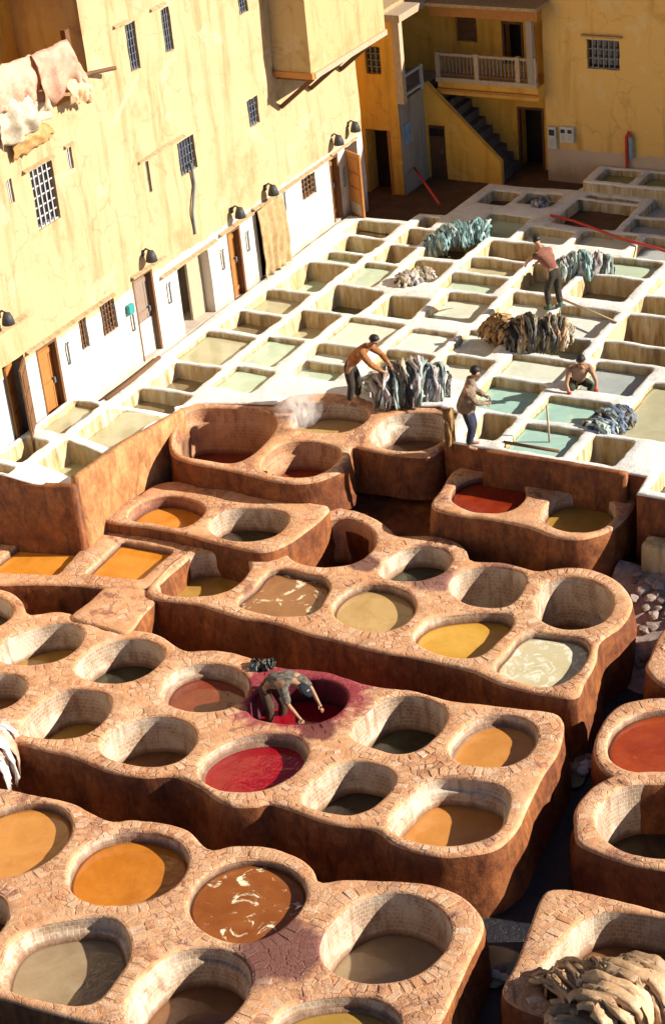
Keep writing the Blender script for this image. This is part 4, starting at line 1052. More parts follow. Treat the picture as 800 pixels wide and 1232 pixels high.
# box bay on brackets
bz, bx = 4.5, XW+1.0; by0, by1 = 37.92, 41.55
mb = MB()
for q in ([(XW, by0, bz), (bx, by0, bz), (bx, by0, 9.6), (XW, by0, 9.6)], [(bx, by0, bz), (bx, by1, bz), (bx, by1, 9.6), (bx, by0, 9.6)], [(bx, by1, bz), (XW, by1, bz), (XW, by1, 9.6), (bx, by1, 9.6)]):
    mb.add(q, [(0, 1, 2, 3)])
mb.build('box_bay', plaster_mat('bay_wall', (.49, .35, .17), (.36, .235, .095), (.56, .43, .26)), lb)
mb = MB(); mb.box((XW, by0, bz-.05), (bx, by1, bz-.002)); mb.build('bay_floor', M['wood_brown'], lb)
mb = MB(); mb.box((XW, by0-.03, bz-.08), (bx+.04, by0+.09, bz+.06)); mb.build('bay_beam', M['wood_orange'], lb)
mb = MB(); mb.box((bx-.06, by0+.1, bz-.1), (bx+.06, by1, bz+.03)); mb.build('bay_sill', M['wood_pale'], lb)
for y in (38.05, 39.45, 40.95):
    mb = MB(); mb.bar((XW+.02, y, bz-.85), (bx-.06, y, bz-.12), .1); mb.build('brace', M['wood_brown'], lb)
    mb = MB(); mb.box((XW, y-.06, bz-.16), (bx-.07, y+.06, bz-.052)); mb.build('joist', M['wood_brown'], lb)
# loggia at the top of the wall
mb = MB(); mb.box((XW-1.76, 25, 6.2), (XW-1.7, 31.2, 9.1)); mb.build('loggia_wall', M['wall_gold'], lb)
mb = MB()
for z in (6.75, 7.35, 7.95, 8.55): mb.box((XW-.5, 26.3, z-.035), (XW-.44, 28.85, z+.035))
for y in (26.4, 28.8): mb.box((XW-.53, y-.05, 6.36), (XW-.43, y+.05, 8.98))
mb.build('loggia_frame', M['wood_brown'], lb)
mb = MB(); mb.tube([(XW-.25, 28.0, 7.02), (XW+.05, 31.0, 6.66), (XW+.3, 31.55, 6.62)], .045); mb.build('pole', M['wood_brown'], lb)
mb = MB(); mb.box((XW-.3, 30.72, 6.3), (XW-.18, 30.86, 7.6)); mb.build('post', M['wood_brown'], lb)
# rain pipe below a barred window
a, b = PX(221, 206, XW), PX(233, 281, XW)
mb = MB(); mb.tube([wL(a.y+.25, a.z+.1, .05), wL(a.y+.27, a.z-.4, .05), wL(b.y, b.z+.5, .05), wL(b.y, b.z, .05)], .03); mb.build('rain_pipe', M['iron'], lb)
# iron hooks beside the doors
for x, y in ((81, 425), (203, 352), (267, 312), (297, 290), (341, 243), (413, 213), (159, 385)):
    a = PX(x, y, XW); mb = MB(); mb.tube([wL(a.y, a.z-.25, .0), wL(a.y, a.z-.22, .05), wL(a.y, a.z+.2, .05), wL(a.y+.04, a.z+.25, .05)], .022, 6); mb.build('iron_hook', M['iron'], lb)
a = PX(155, 372, XW); mb = MB(); obox(mb, wL, a.y-.1, a.y+.1, a.z-.1, a.z+.12, .0, .1); mb.build('valve_box', M['teal_paint'], lb, bevel=.02)
# wall lamps
def wall_lamp(x, y, label):
    a = PX(x, y, XW); r = empty('wall_lamp', (XW, a.y, a.z), label, 'lamp', 'black hooded lamps above the doors')
    mb = MB(); prof = [(q*.78, z*.8) for q, z in ((.0, .16), (.09, .15), (.14, .02), (.17, -.13), (.155, -.135), (.12, .02), (.08, .12), (0, .13))]
    n = 12; vs = [(XW+.22+p[0]*math.cos(2*math.pi*k/n), a.y+p[0]*math.sin(2*math.pi*k/n), a.z+p[1]) for p in prof for k in range(n)]
    mb.add(vs, [(i*n+k, i*n+(k+1) % n, (i+1)*n+(k+1) % n, (i+1)*n+k) for i in range(len(prof)-1) for k in range(n)]); mb.build('shade', M['black_lamp'], r, smooth=True)
    mb = MB(); mb.tube([(XW, a.y, a.z+.05), (XW+.1, a.y, a.z+.16), (XW+.22, a.y, a.z+.12)], .02); mb.build('arm', M['black_lamp'], r)
    mb = MB(); mb.box((XW, a.y-.05, a.z-.02), (XW+.025, a.y+.05, a.z+.12)); mb.build('wall_plate', M['black_lamp'], r)
for (x, y, l) in ((-1, 382, 'above the pair of open brown door leaves'), (172, 307, 'above the grey door with white lower half'), (279, 255, 'between the orange door and the canvas curtain'), (319, 228, 'above the canvas curtain'), (398, 168, 'above the narrow orange door'), (418, 152, 'above the open panelled door leaf at the wall end')):
    wall_lamp(x, y, 'black hooded wall lamp '+l)
# ---- the ochre building at the back ---------------------------------------------------------
YB = 44.9
bb = empty('back_building', (-20, YB, -.3), 'ochre building with wooden balcony, outside stair and one barred window', 'building')
HB = 5.3
wR = facade(bb, 'wall', (0, YB, 0), (1, 0, 0), (0, -1, 0), [(-20.42, -.6), (-6, -.6), (-6, HB), (-20.42, HB)], [(-19.24, -18.37, 2.77, 3.52, .2)], M['wall_back'], seed=21, rough=.03)
window(bb, wR, -19.24, -18.37, 2.77, 3.52, nu=6, nv=3, mat='iron', bar=.028, frame='wood_brown')
mb = MB(); obox(mb, wR, -19.35, -18.27, 3.6, 3.64, 0, .1); mb.build('ledge', M['tile'], bb)
mb = MB(); mb.add([(-20.42, YB, -.6), (-20.42, YB+3, -.6), (-20.42, YB+3, HB), (-20.42, YB, HB)], [(3, 2, 1, 0)]); mb.build('side_wall', M['wall_gold'], bb)
mb = MB(); mb.box((-27, YB-.35, HB), (-6, YB+3, HB+.12)); mb.build('roof', M['tile'], bb)
# wall under and behind the balcony
wI = facade(bb, 'rear_wall', (0, 45.6, 0), (1, 0, 0), (0, -1, 0), [(-25, -.6), (-20.4, -.6), (-20.4, HB), (-25, HB)], [(-21.55, -20.8, -.35, 1.38, .5), (-23.2, -22.6, 3.02, 3.7, .2), (-21.88, -21.28, 2.5, 3.62, .5)], M['wall_gold'], seed=22)
for (u0, u1, v0, v1) in ((-21.55, -20.8, -.35, 1.38), (-21.88, -21.28, 2.5, 3.62)):
    p = MB(); obox(p, wI, u0-.02, u1+.02, v0-.02, v1+.02, -.55, -.49); p.build('dark_opening', M['dark'], bb)
    p = MB(); obox(p, wI, u0+.001, u0+.06, v0, v1-.002, -.1, .02); obox(p, wI, u1-.06, u1-.001, v0, v1-.002, -.1, .02); obox(p, wI, u0+.06, u1-.06, v1-.06, v1-.002, -.1, .018); p.build('door_frame', M['wood_brown'], bb)
plank_door(bb, wI, -23.2, -22.6, 3.02, 3.7, .1, 'wood_brown', handle=False, name='shutter')
# stair: solid parapet wall, steps, landing
YP = 44.28
pts = [(-23.62, -.6), (-21.46, -.6), (-21.46, .32), (-23.5, 2.3), (-23.62, 2.35)]
wS = facade(bb, 'stair_wall', (0, YP, 0), (1, 0, 0), (0, -1, 0), pts, [(-23.55, -23.03, -.35, 1.16, .2)], M['wall_gold'], seed=23, grid=.3)
plank_door(bb, wS, -23.55, -23.03, -.35, 1.16, .08, 'wood_brown', n=3)
mb = MB(); obox(mb, wS, -23.5, -23.1, .85, 1.05, -.075, -.05); mb.build('door_vent', M['dark'], bb)
mb = MB(); q = [wS(-21.46, -.6), wS(-21.46, .32), wS(-23.5, 2.3)]
t = Vector((0, .16, 0)); mb.add([q[1], q[1]+t, q[2]+t, q[2]], [(0, 1, 2, 3)]); mb.add([q[0], q[0]+t, q[1]+t, q[1]], [(0, 1, 2, 3)])
mb.add([p+t for p in (q[0], q[1], q[2])]+[wS(-23.62, -.6)+t], [(0, 1, 2, 3)]); mb.build('stair_parapet', M['wall_gold'], bb)
M['step'] = simple('step_stone', (.07, .065, .065), (.15, .135, .125), 6, .7, .5, .02)
ns = 11
for i in range(ns):
    x0 = -21.5-i*.19; mb = MB(); mb.box((x0-.19, YP+.18, -.35), (x0, 45.55, -.3+(i+1)*.225)); mb.build('step', M['step'], bb)
mb = MB(); mb.box((-25, YP+.02, 2.1), (-23.59, 45.55, 2.2)); mb.build('landing', M['wall_grey'], bb)
# grey return wall under the landing, golden wall with a doorway
mb = MB()
for i in range(8):
    for j in range(8):
        pass
wG = facade(bb, 'grey_wall', (-23.6, 0, 0), (0, 1, 0), (1, 0, 0), [(42.9, -.6), (44.27, -.6), (44.27, 2.15), (42.9, 2.15)], [], M['wall_grey'], seed=24, grid=.3)
wY = facade(bb, 'golden_wall', (0, 42.9, 0), (1, 0, 0), (0, -1, 0), [(-28, -.6), (-23.6, -.6), (-23.6, 4.45), (-28, 4.45)], [(-24.62, -23.9, -.33, 1.43, .5), (-24.44, -24.0, 2.9, 3.62, .15)], M['wall_gold'], seed=25)
p = MB(); obox(p, wY, -24.64, -23.88, -.35, 1.45, -.55, -.49); p.build('dark_opening', M['dark'], bb)
p = MB(); obox(p, wY, -23.97, -23.9, -.33, 1.43, -.1, .03); p.build('door_frame', M['wood_orange'], bb)
window(bb, wY, -24.44, -24.0, 2.9, 3.62, nu=3, nv=4, mat='iron', bar=.025, d=.1)
mb = MB(); mb.box((-23.6, 42.87, 2.18), (-23.4, 43.05, 4.3)); mb.build('corner_post', M['wood_pale'], bb)
mb = MB(); mb.box((-23.75, 42.75, 4.32), (-23.3, 44.6, 4.5)); mb.build('eave_beam', M['wood_pale'], bb)
mb = MB(); mb.box((-28, 42.7, 4.46), (-23.76, 46, 4.6)); mb.build('flat_roof', M['tile'], bb)
# landing rail
mb = MB()
for z in (2.3, 2.78): mb.box((-23.58, 43.05, z-.03), (-23.52, 44.2, z+.03))
for y in (43.08, 44.17): mb.box((-23.59, y-.03, 2.17), (-23.51, y+.03, 2.83))
mb.build('landing_rail', M['iron_pale'], bb)
# balcony
mb = MB(); mb.box((-23.25, 44.5, 1.95), (-20.42, 45.59, 2.3)); mb.build('balcony_slab', M['wall_gold'], bb)
mb = MB(); mb.box((-23.27, 44.42, 2.3), (-20.43, 44.56, 2.42)); mb.build('balcony_sill', M['wood_pale'], bb)
mb = MB(); mb.box((-23.26, 44.43, 2.06), (-20.43, 44.497, 2.12)); mb.build('balcony_moulding', M['wood_orange'], bb)
for x in (-23.2, -22.1, -20.95, -20.5):
    mb = MB(); mb.box((x-.06, 44.44, 2.42), (x+.06, 44.55, 3.08)); mb.build('baluster_post', M['wood_pale'], bb)
for z in (2.5, 3.02):
    mb = MB(); mb.box((-23.14, 44.46, z-.035), (-20.44, 44.53, z+.035)); mb.build('balcony_rail', M['wood_brown' if z < 2.6 else 'wood_pale'], bb)
mb = MB()
for i in range(24):
    x = -23.1+i*.105
    if min(abs(x-q) for q in (-22.1, -20.95, -20.5)) > .08: mb.box((x-.012, 44.48, 2.536), (x+.012, 44.51, 2.984))
mb.build('balusters', M['iron'], bb)['kind'] = 'stuff'
mb = MB(); mb.box((-20.62, 44.4, -.5), (-20.43, 44.6, 1.94)); 
for (x0, x1) in ((-20.66, -20.5),): pass
mb = MB(); mb.box((-20.66, 44.42, 2.43), (-20.5, 44.58, 4.05)); mb.build('balcony_column', M['wall_grey'], bb)
mb = MB(); mb.box((-23.3, 44.35, 4.05), (-20.3, 44.6, 4.35)); mb.build('eave_beam', M['wood_orange'], bb)
mb = MB(); mb.box((-23.4, 44.1, 4.36), (-20.2, 45.6, 4.44)); mb.build('eave_tiles', M['tile'], bb)
# meter boxes, standpipe, notice
def meter(u0, u1, v0, v1, label, two=False):
    r = empty('meter_box', wR((u0+u1)/2, v0), label, 'meter box')
    mb = MB(); obox(mb, wR, u0, u1, v0, v1, .002, .14); mb.build('case', M['plastic_white'], r, bevel=.015)
    n = 2 if two else 1
    for i in range(n):
        a = u0+(u1-u0)*i/n; b = u0+(u1-u0)*(i+1)/n; mb = MB(); obox(mb, wR, a+.04, b-.04, v0+(v1-v0)*.62, v1-.06, .1405, .15); mb.build('dial', M['glass'], r)
        mb = MB(); obox(mb, wR, a+.05, b-.05, v0+.06, v0+(v1-v0)*.5, .1405, .148); mb.build('cover', M['iron_pale'], r)
meter(-20.33, -20.1, .63, 1.2, 'tall single white meter box beside the dark doorway')
meter(-20.0, -19.62, .82, 1.23, 'wide double white meter box on the ochre wall', True)
r = empty('standpipe', wR(-18.14, .3), 'red and blue standpipe fixed to the ochre wall above the raised tank', 'pipe')
mb = MB(); mb.tube([wR(-18.2, .28, .07), wR(-18.2, 1.1, .07), wR(-18.14, 1.22, .07), wR(-18.08, 1.1, .07)], .045); mb.build('pipe', M['red_paint'], r)
mb = MB(); mb.tube([wR(-18.08, 1.1, .09), wR(-18.07, .55, .09)], .05); mb.build('hose_end', M['blue_paint'], r)
r = mesh_obj('notice', *(lambda m: (m.v, m.f))((lambda m: (obox(m, wG, 43.12, 43.42, 1.0, 1.55, .01, .03), m)[1])(MB())), M['blue_paint'], None, False, org=(-23.6, 43.27, 1.0)); tag(r, 'small blue notice on the grey wall beside the low brown door', 'notice')
# ------------------------------------------------------------------ hides and cloth
def hide_mat(name, c1, c2, c3=None, rough=.55):
    m, nt, b = new_mat(name); pos = opos(nt)
    n = noise_tex(nt, pos, 5, 7, .7, .5); st = [(.3, c1), (.6, c2)]
    if c3: st.append((.75, c3))
    col = ramp(nt, n, st)
    r = N(nt, 'ShaderNodeObjectInfo').outputs['Random']; hs = N(nt, 'ShaderNodeHueSaturation')
    L(nt, maprange(nt, r, 0, 1, .6, 1.3), hs.inputs['Value']); L(nt, col, hs.inputs['Color'])
    L(nt, hs.outputs[0], b.inputs['Base Color']); b.inputs['Roughness'].default_value = rough
    bump(nt, b, noise_tex(nt, pos, 22, 6, .7), .6, .02); return m
M['hide_beige'] = hide_mat('hide_beige', (.42, .22, .10), (.64, .42, .23), (.74, .55, .35))
M['hide_cream'] = hide_mat('hide_cream', (.30, .23, .15), (.52, .44, .31), (.62, .55, .43))
M['hide_dark'] = hide_mat('hide_dark', (.05, .04, .03), (.12, .10, .08), (.2, .17, .13))
M['hide_ochre'] = hide_mat('hide_ochre', (.26, .13, .04), (.42, .24, .08), (.5, .32, .13))
M['hide_green'] = hide_mat('hide_green', (.24, .30, .26), (.44, .52, .46), (.6, .65, .58))
M['hide_teal'] = hide_mat('hide_teal', (.10, .22, .21), (.28, .42, .40), (.48, .58, .55))
M['hide_blue'] = hide_mat('hide_blue', (.06, .09, .15), (.20, .25, .32), (.45, .48, .5))
M['hide_pink'] = hide_mat('hide_pink', (.42, .20, .12), (.58, .34, .23), (.68, .48, .36))
M['hide_white'] = hide_mat('hide_white', (.40, .32, .28), (.64, .58, .54), (.74, .70, .66))
M['canvas'] = hide_mat('canvas', (.34, .20, .08), (.52, .36, .17), (.6, .46, .26), .9)
RIGHT = Vector((RT.x, RT.y, 0)).normalized()
def hide_pile(name, label, c, axis, arch, length, half, height, n, mats, seed, fan=0., tilt=0., drop=0., cat='hides', th=.01, group=None, sag=0.):
    """folded hides side by side along axis; each one arches over in direction arch. c is the middle of the base"""
    r = random.Random(seed); c = Vector(c); u = Vector(axis).normalized(); v = Vector(arch).normalized()
    root = empty(name, c, label, cat, group)
    n = int(n*1.35)
    for i in range(n):
        s = (i+.5+r.uniform(-.45, .45))/n*2-1; s = max(-1, min(1, s)); env = (max(0., 1-abs(s)**2.4))**.5*.75+.25
        hh = height*env*r.uniform(.72, 1.1); hw = half*(env*.6+.4)*r.uniform(.75, 1.15); w = length/n*r.uniform(1.3, 3.0); yaw = r.gauss(0, .22); x_off = r.uniform(-.12, .12)*half
        off = u*(s*length/2); K = 17; Q = 6; cr = r.uniform(.015, .045); vs = []; ph = r.uniform(0, 6)
        for k in range(K):
            t = k/(K-1); a = math.pi*t; x = -math.cos(a)*hw+x_off; z = (math.sin(a)**.75)*hh
            ends = abs(2*t-1)**3
            base = c+off+v*x+Vector((0, 0, z-ends*drop))+u*(fan*s*x*(1 if x < 0 else .4))+u*(tilt*z)+u*(yaw*x)
            for q in range(Q):
                e = (q/(Q-1)-.5); wv = .03*math.sin(7*t*3+ph+q)+.07*fbm(i*3.1, t*4, q)
                vs.append(base+u*(e*w)+Vector((0, 0, cr*(1 if q % 2 else -1)-.05*abs(e*2)**2+.05*fbm(i*2.3+q*.5, t*4, 1)))+v*wv+u*(.09*fbm(t*3.5, i*1.7, 4)))
        fs = [(k*Q+q, k*Q+q+1, (k+1)*Q+q+1, (k+1)*Q+q) for k in range(K-1) for q in range(Q-1)]
        o = mesh_obj('hide', vs, fs, M[r.choice(mats)], root, True)
        so = o.modifiers.new('thick', 'SOLIDIFY'); so.thickness = th; so.offset = 0
    return root
def drape(name, label, top, down, mat, waves=5, amp=.05, out=(1, 0, 0), cat='cloth', ragged=.12, seed=1, nk=14, root=None, flare=0., bulge=.1):
    """cloth hanging from the polyline top by down metres"""
    top = [Vector(p) for p in top]; r = random.Random(seed); out = Vector(out); NU = 30; vs = []
    seg = [(b-a).length for a, b in zip(top, top[1:])]; T = sum(seg)
    for k in range(nk):
        t = k/(nk-1)
        for i in range(NU):
            s = i/(NU-1)*T; j = 0; a = s
            while j < len(seg)-1 and a > seg[j]: a -= seg[j]; j += 1
            p = top[j].lerp(top[j+1], min(1, a/seg[j]))
            f = i/(NU-1); ln = down*(1+ragged*fbm(f*6, seed, 2)*2) if not isinstance(down, (list, tuple)) else (down[0]+(down[1]-down[0])*f)*(1+ragged*fbm(f*6, seed, 2)*2)
            w = amp*math.sin(f*waves*6.28+seed+1.5*fbm(f*3, t*2, seed))*(.25+t)
            vs.append(p+Vector((0, 0, -ln*t+.04*fbm(f*5, t*4, seed)))+out*(w+bulge*math.sin(t*2.6)+.05*fbm(f*4, t*3, seed+3)+flare*t))
    fs = [(k*NU+i, k*NU+i+1, (k+1)*NU+i+1, (k+1)*NU+i) for k in range(nk-1) for i in range(NU-1)]
    c = sum(top, Vector())/len(top)
    o = mesh_obj(name, vs, fs, M[mat], root, True, org=None if root else (c.x, c.y, c.z-(down if not isinstance(down, (list, tuple)) else down[0])))
    so = o.modifiers.new('thick', 'SOLIDIFY'); so.thickness = .012; so.offset = 0
    return tag(o, label, cat) if label else o

hide_pile('hide_pile', 'mound of grey-green and white wet hides beside the worker in orange', P(490, 474, .0), RIGHT+FH*.1, FH, 1.75, .55, .72, 26, ['hide_green', 'hide_cream', 'hide_white', 'hide_green', 'hide_white', 'hide_dark'], 1, fan=.35, tilt=.18)
hide_pile('hide_pile', 'mound of cream and dark brown hides lying across the basin walls', P(645, 412, .0), RIGHT, FH, 1.45, .5, .62, 22, ['hide_cream', 'hide_beige', 'hide_dark', 'hide_cream', 'hide_dark'], 2, fan=.25, tilt=.22)
hide_pile('hide_pile', 'rounded ochre bundle of hides beside the cream and dark mound', P(606, 408, .0), RIGHT*.5-FH*.8, RIGHT, .75, .34, .5, 18, ['hide_ochre', 'hide_ochre', 'hide_beige'], 3)
hide_pile('hide_pile', 'small blue-grey heap of hides beside the man with red gloves', P(734, 510, -.05), RIGHT+FH*.9, FH-RIGHT*.9, 1.0, .34, .3, 14, ['hide_blue', 'hide_blue', 'hide_green', 'hide_dark'], 4, fan=.2)
hide_pile('hide_pile', 'teal hides spread over the basin corner near the red pole', P(556, 283, .05), RIGHT+FH*.3, FH, 1.45, .42, .32, 18, ['hide_teal', 'hide_teal', 'hide_green'], 5, fan=.5, drop=.1)
hide_pile('hide_pile', 'trailing end of the teal hides hanging down a basin wall', P(522, 292, .0), RIGHT, FH, .45, .25, .2, 6, ['hide_teal', 'hide_green'], 6, fan=.3, drop=.25)
hide_pile('hide_pile', 'teal and white hides slung over a rim beside the stooping man', P(700, 324, .0), RIGHT, FH, 1.3, .33, .42, 14, ['hide_teal', 'hide_green', 'hide_green', 'hide_white'], 7, tilt=.1, drop=.12)
hide_pile('hide_pile', 'crumpled white rags lying on the rim near the teal hides', P(500, 336, .02), RIGHT+FH*.5, FH-RIGHT*.5, .85, .25, .26, 8, ['hide_white', 'hide_cream'], 8)
hide_pile('hide_pile', 'small white bundle on the rim by the dark basins', P(651, 246, .02), RIGHT, FH, .4, .16, .2, 6, ['hide_white', 'hide_blue'], 9)
hide_pile('hide_pile', 'large heap of crumpled beige hides spilling from the vat beside the dark channel', P(742, 1205, -1.38), RIGHT, FH*.8-RIGHT*.25, 1.75, .62, .62, 30, ['hide_beige'], 10, fan=.3, tilt=.12, drop=.25, th=.012)
hide_pile('hide_pile', 'folded beige hides at the lower lip of the large beige heap', P(700, 1228, -1.42), FH*.7+RIGHT*.4, RIGHT-FH*.5, .9, .5, .3, 9, ['hide_beige', 'hide_ochre'], 12, drop=.2, th=.012)
hide_pile('hide_pile', 'loose beige hides thrown crosswise over the large beige heap', P(752, 1190, -1.0), FH*.6+RIGHT*.6, RIGHT*.8-FH*.6, 1.2, .55, .32, 10, ['hide_beige'], 32, drop=.3, th=.012)
hide_pile('hide_pile', 'bundle of pinkish white hides at the end of the long vat block', P(-3, 905, -1.25), FH, RIGHT, 1.1, .3, .42, 12, ['hide_white', 'hide_white', 'hide_pink'], 11, drop=.35, fan=.2)
# leather slab beside the hooded man
drape('hide', 'ochre leather hide hung upright beside the hooded man', [P(533, 497, .72)+FH*.15, P(546, 494, .72)+FH*.15], .85, 'hide_ochre', 2, .02, out=-FH, cat='hide', seed=3, bulge=.04)
# hides and cloths in the loggia
def PL(x, y, d=.12): return PX(x, y, XW+d)
a = PL(-12, 82); b = PL(38, 66)
drape('hide', 'pink hide hung over the loggia edge next to the wooden frame', [PL(-14, 86), PL(12, 74), PL(38, 66)], .85, 'hide_pink', 3, .04, seed=5, cat='hide', bulge=.12)
drape('hide', 'pink hide hung over the loggia edge next to the jutting pole', [PL(37, 66, .16), PL(60, 56, .16), PL(79, 47, .16), PL(97, 78, .16)], (1.05, .75), 'hide_pink', 3, .05, seed=8, cat='hide', bulge=.14)
drape('cloth', 'white cloth sagging below the pink hides', [PL(-10, 124, .1), PL(25, 118, .22), PL(52, 108, .1)], (.95, .5), 'hide_cream', 3, .08, seed=9, ragged=.05, nk=20)
drape('cloth', 'brown cloth hanging in a fold under the white cloth', [PL(8, 150, .06), PL(38, 145, .14), PL(60, 150, .06)], (.75, .25), 'hide_ochre', 1, .05, seed=10, ragged=.08)
drape('hide', 'small torn hide hanging from the jutting pole', [PL(78, 98, .2), PL(92, 92, .24), PL(106, 92, .26)], .5, 'hide_beige', 2, .04, seed=12, ragged=.12, cat='hide')
# canvas curtain over one doorway
u0, u1, v0, v1 = DO['f']
drape('canvas_curtain', 'ragged brown canvas curtain hanging over a doorway of the cream building', [(XW+.1, u0-.08, v1+.02), (XW+.13, (u0+u1)/2, v1+.06), (XW+.1, u1+.05, v1)], 1.72, 'canvas', 4, .035, seed=14, cat='curtain', ragged=.06, bulge=.05)
# red cloth on the balcony
drape('cloth', 'red cloth hanging beside the balcony doorway', [PY(634, 30, 45.3), PY(643, 31, 45.3)], .85, 'red_paint', 2, .03, out=(0, -1, 0), seed=15, bulge=.03)
# poles and hoses
def rod(name, label, pts, r, mat, cat):
    mb = MB(); mb.tube([Vector(p) for p in pts], r, 8); c = Vector(pts[0]); o = mb.build(name, M[mat], None, smooth=True, org=c); return tag(o, label, cat)
rod('red_pole', 'short red pole leaning on the earth floor near the teal hides', [P(500, 226, -.25)+Vector((0, 0, .55)), P(529, 251, -.1)+Vector((0, 0, .12))], .035, 'red_paint', 'pole')
hp = [P(662, 259, .05), P(690, 266, .08), P(715, 275, .07), P(740, 285, .08), P(765, 292, .07), P(790, 299, .06), P(830, 312, .07)]
rod('red_hose', 'long red hose lying across the basin rims', hp, .035, 'red_paint', 'hose')
rod('wooden_stick', 'thin pale wooden stick standing in the teal basin', [P(661, 536, -.2), P(661, 536, -.2)+Vector((-.05, .05, .85))], .022, 'wood_pale', 'stick')
rod('wooden_beam', 'dark wooden beam laid across the teal basin', [P(606, 532, .01), P(672, 543, .01)], .035, 'wood_brown', 'beam')
rod('wooden_pole', 'pale wooden pole lying on the rims by the stooping man', [P(676, 360, .05), P(742, 388, .05)], .025, 'wood_pale', 'pole')
# grey bag on the vat rim
hide_pile('plastic_bag', 'crumpled grey-green plastic bag on the rim behind the bending dyer', P(316, 802, -1.19), RIGHT, FH, .36, .1, .11, 5, ['hide_green', 'hide_dark'], 21, cat='bag')
rod('drain_plank', 'dark brown plank lying at the foot of the door wall by the grey door', [P(128, 480, .03), P(160, 456, .03), P(192, 430, .03)], .05, 'wood_brown', 'plank')
# dye splash of rags beside the dyer
# rubble by the end of the low block and in the channel
M['rubble'] = simple('rubble_stone', (.20, .13, .10), (.42, .34, .29), 9, .85, .6, .03, rnd=.35)
def stone(c, s, seed, label, group, mat='rubble'):
    r = random.Random(seed); bm = bmesh.new(); bmesh.ops.create_icosphere(bm, subdivisions=2, radius=1)
    for v in bm.verts:
        n = 1+.28*fbm(v.co.x+seed, v.co.y, v.co.z, 1.3); v.co = Vector((v.co.x*s*n*r.uniform(.98, 1.02)*1.2, v.co.y*s*n*.95, v.co.z*s*n*.7))
    me = bpy.data.meshes.new('stone'); bm.to_mesh(me); bm.free(); me.materials.append(M[mat])
    o = bpy.data.objects.new('rubble_stone', me); link(o); o.location = c; o.rotation_euler = (r.uniform(-.3, .3), r.uniform(-.3, .3), r.uniform(0, 6)); return tag(o, label, 'stone', group)
rs = random.Random(5)
def zbank(x, y): t = min(1, max(0, (y-27.0)/2.2)); return -2.46+t**.8*1.15+.1*fbm(x, y, 2, 1.6)
rbl = mesh_obj('rubble_bank', [Vector((-12.2+i*.28, 26.9+j*.22, zbank(-12.2+i*.28, 26.9+j*.22))) for j in range(12) for i in range(16)], [(j*16+i, j*16+i+1, (j+1)*16+i+1, (j+1)*16+i) for j in range(11) for i in range(15)], M['rubble'], None, True, org=(-10.5, 27, -2.4)); tag(rbl, 'bank of earth and rubble at the foot of the basin terrace', 'rubble')
for i in range(70):
    px_, py_ = rs.uniform(-11.85, -9.9), rs.uniform(27.15, 29.05)
    stone((px_, py_, zbank(px_, py_)+.03), rs.uniform(.05, .13), i, 'broken stone on the rubble bank at the foot of the basin terrace', 'stones of the rubble bank')
for i, (x, y) in enumerate(((698, 915), (703, 921), (693, 924), (700, 928), (706, 912), (596, 1172), (601, 1165), (606, 1176))):
    stone(P(x, y, -2.34), .11 if i < 5 else .08, 60+i, '%s broken stone in the channel beside the %s' % ('white' if i % 2 else 'brownish', 'red dye vat' if i < 5 else 'orange-brown vat block'), 'stones in the channel', 'plastic_white' if i % 2 else 'rubble')
M['puddle'] = liquid_mat('puddle', (.20, .19, .08), (.30, .28, .14), rough=.08)
for x, y, rx, ry, lab in ((683, 925, .42, .55, 'greenish puddle in the channel beside the red dye vat'), (597, 1163, .35, .5, 'greenish puddle in the channel beside the orange-brown vat block')):
    c = P(x, y, -2.38); lp = np.array([(c.x+rx*math.cos(t)*(1+.2*math.sin(3*t+x)), c.y+ry*math.sin(t)*(1+.15*math.cos(2*t))) for t in np.linspace(0, 6.283, 28, endpoint=False)]); pool('puddle', lp, -2.37, M['puddle'], lab, 'puddle')
# steam over the vat behind the worker in orange
def steam():
    c = P(362, 514, -.2); bm = bmesh.new(); bmesh.ops.create_icosphere(bm, subdivisions=4, radius=1)
    for v in bm.verts: v.co = Vector((v.co.x*.62, v.co.y*.62, (v.co.z+1)*.78))
    me = bpy.data.meshes.new('steam'); bm.to_mesh(me); bm.free(); o = bpy.data.objects.new('steam', me); link(o); o.location = c
    m = bpy.data.materials.new('steam'); m.use_nodes = True; nt = m.node_tree; nt.nodes.remove(nt.nodes['Principled BSDF'])
    v = N(nt, 'ShaderNodeVolumePrincipled'); v.inputs['Color'].default_value = (.97, .97, .97, 1)
    op = opos(nt); nz = noise_tex(nt, scaled(nt, op, (1, 1, .55)), 4.2, 5, .62, 1.4)
    nv = N(nt, 'ShaderNodeVectorMath', operation='SUBTRACT'); L(nt, op, nv.inputs[0]); nv.inputs[1].default_value = (0, 0, .6)
    ln = N(nt, 'ShaderNodeVectorMath', operation='LENGTH'); L(nt, scaled(nt, nv.outputs[0], (1.75, 1.75, 1.15)), ln.inputs[0])
    fall = maprange(nt, ln.outputs['Value'], .95, .1)
    L(nt, math_n(nt, 'MULTIPLY', maprange(nt, nz, .44, .7, 0., 9.), fall), v.inputs['Density']); L(nt, v.outputs[0], nt.nodes['Material Output'].inputs['Volume'])
    me.materials.append(m); tag(o, 'pale steam rising from the sandy tan vat', 'steam')
steam()
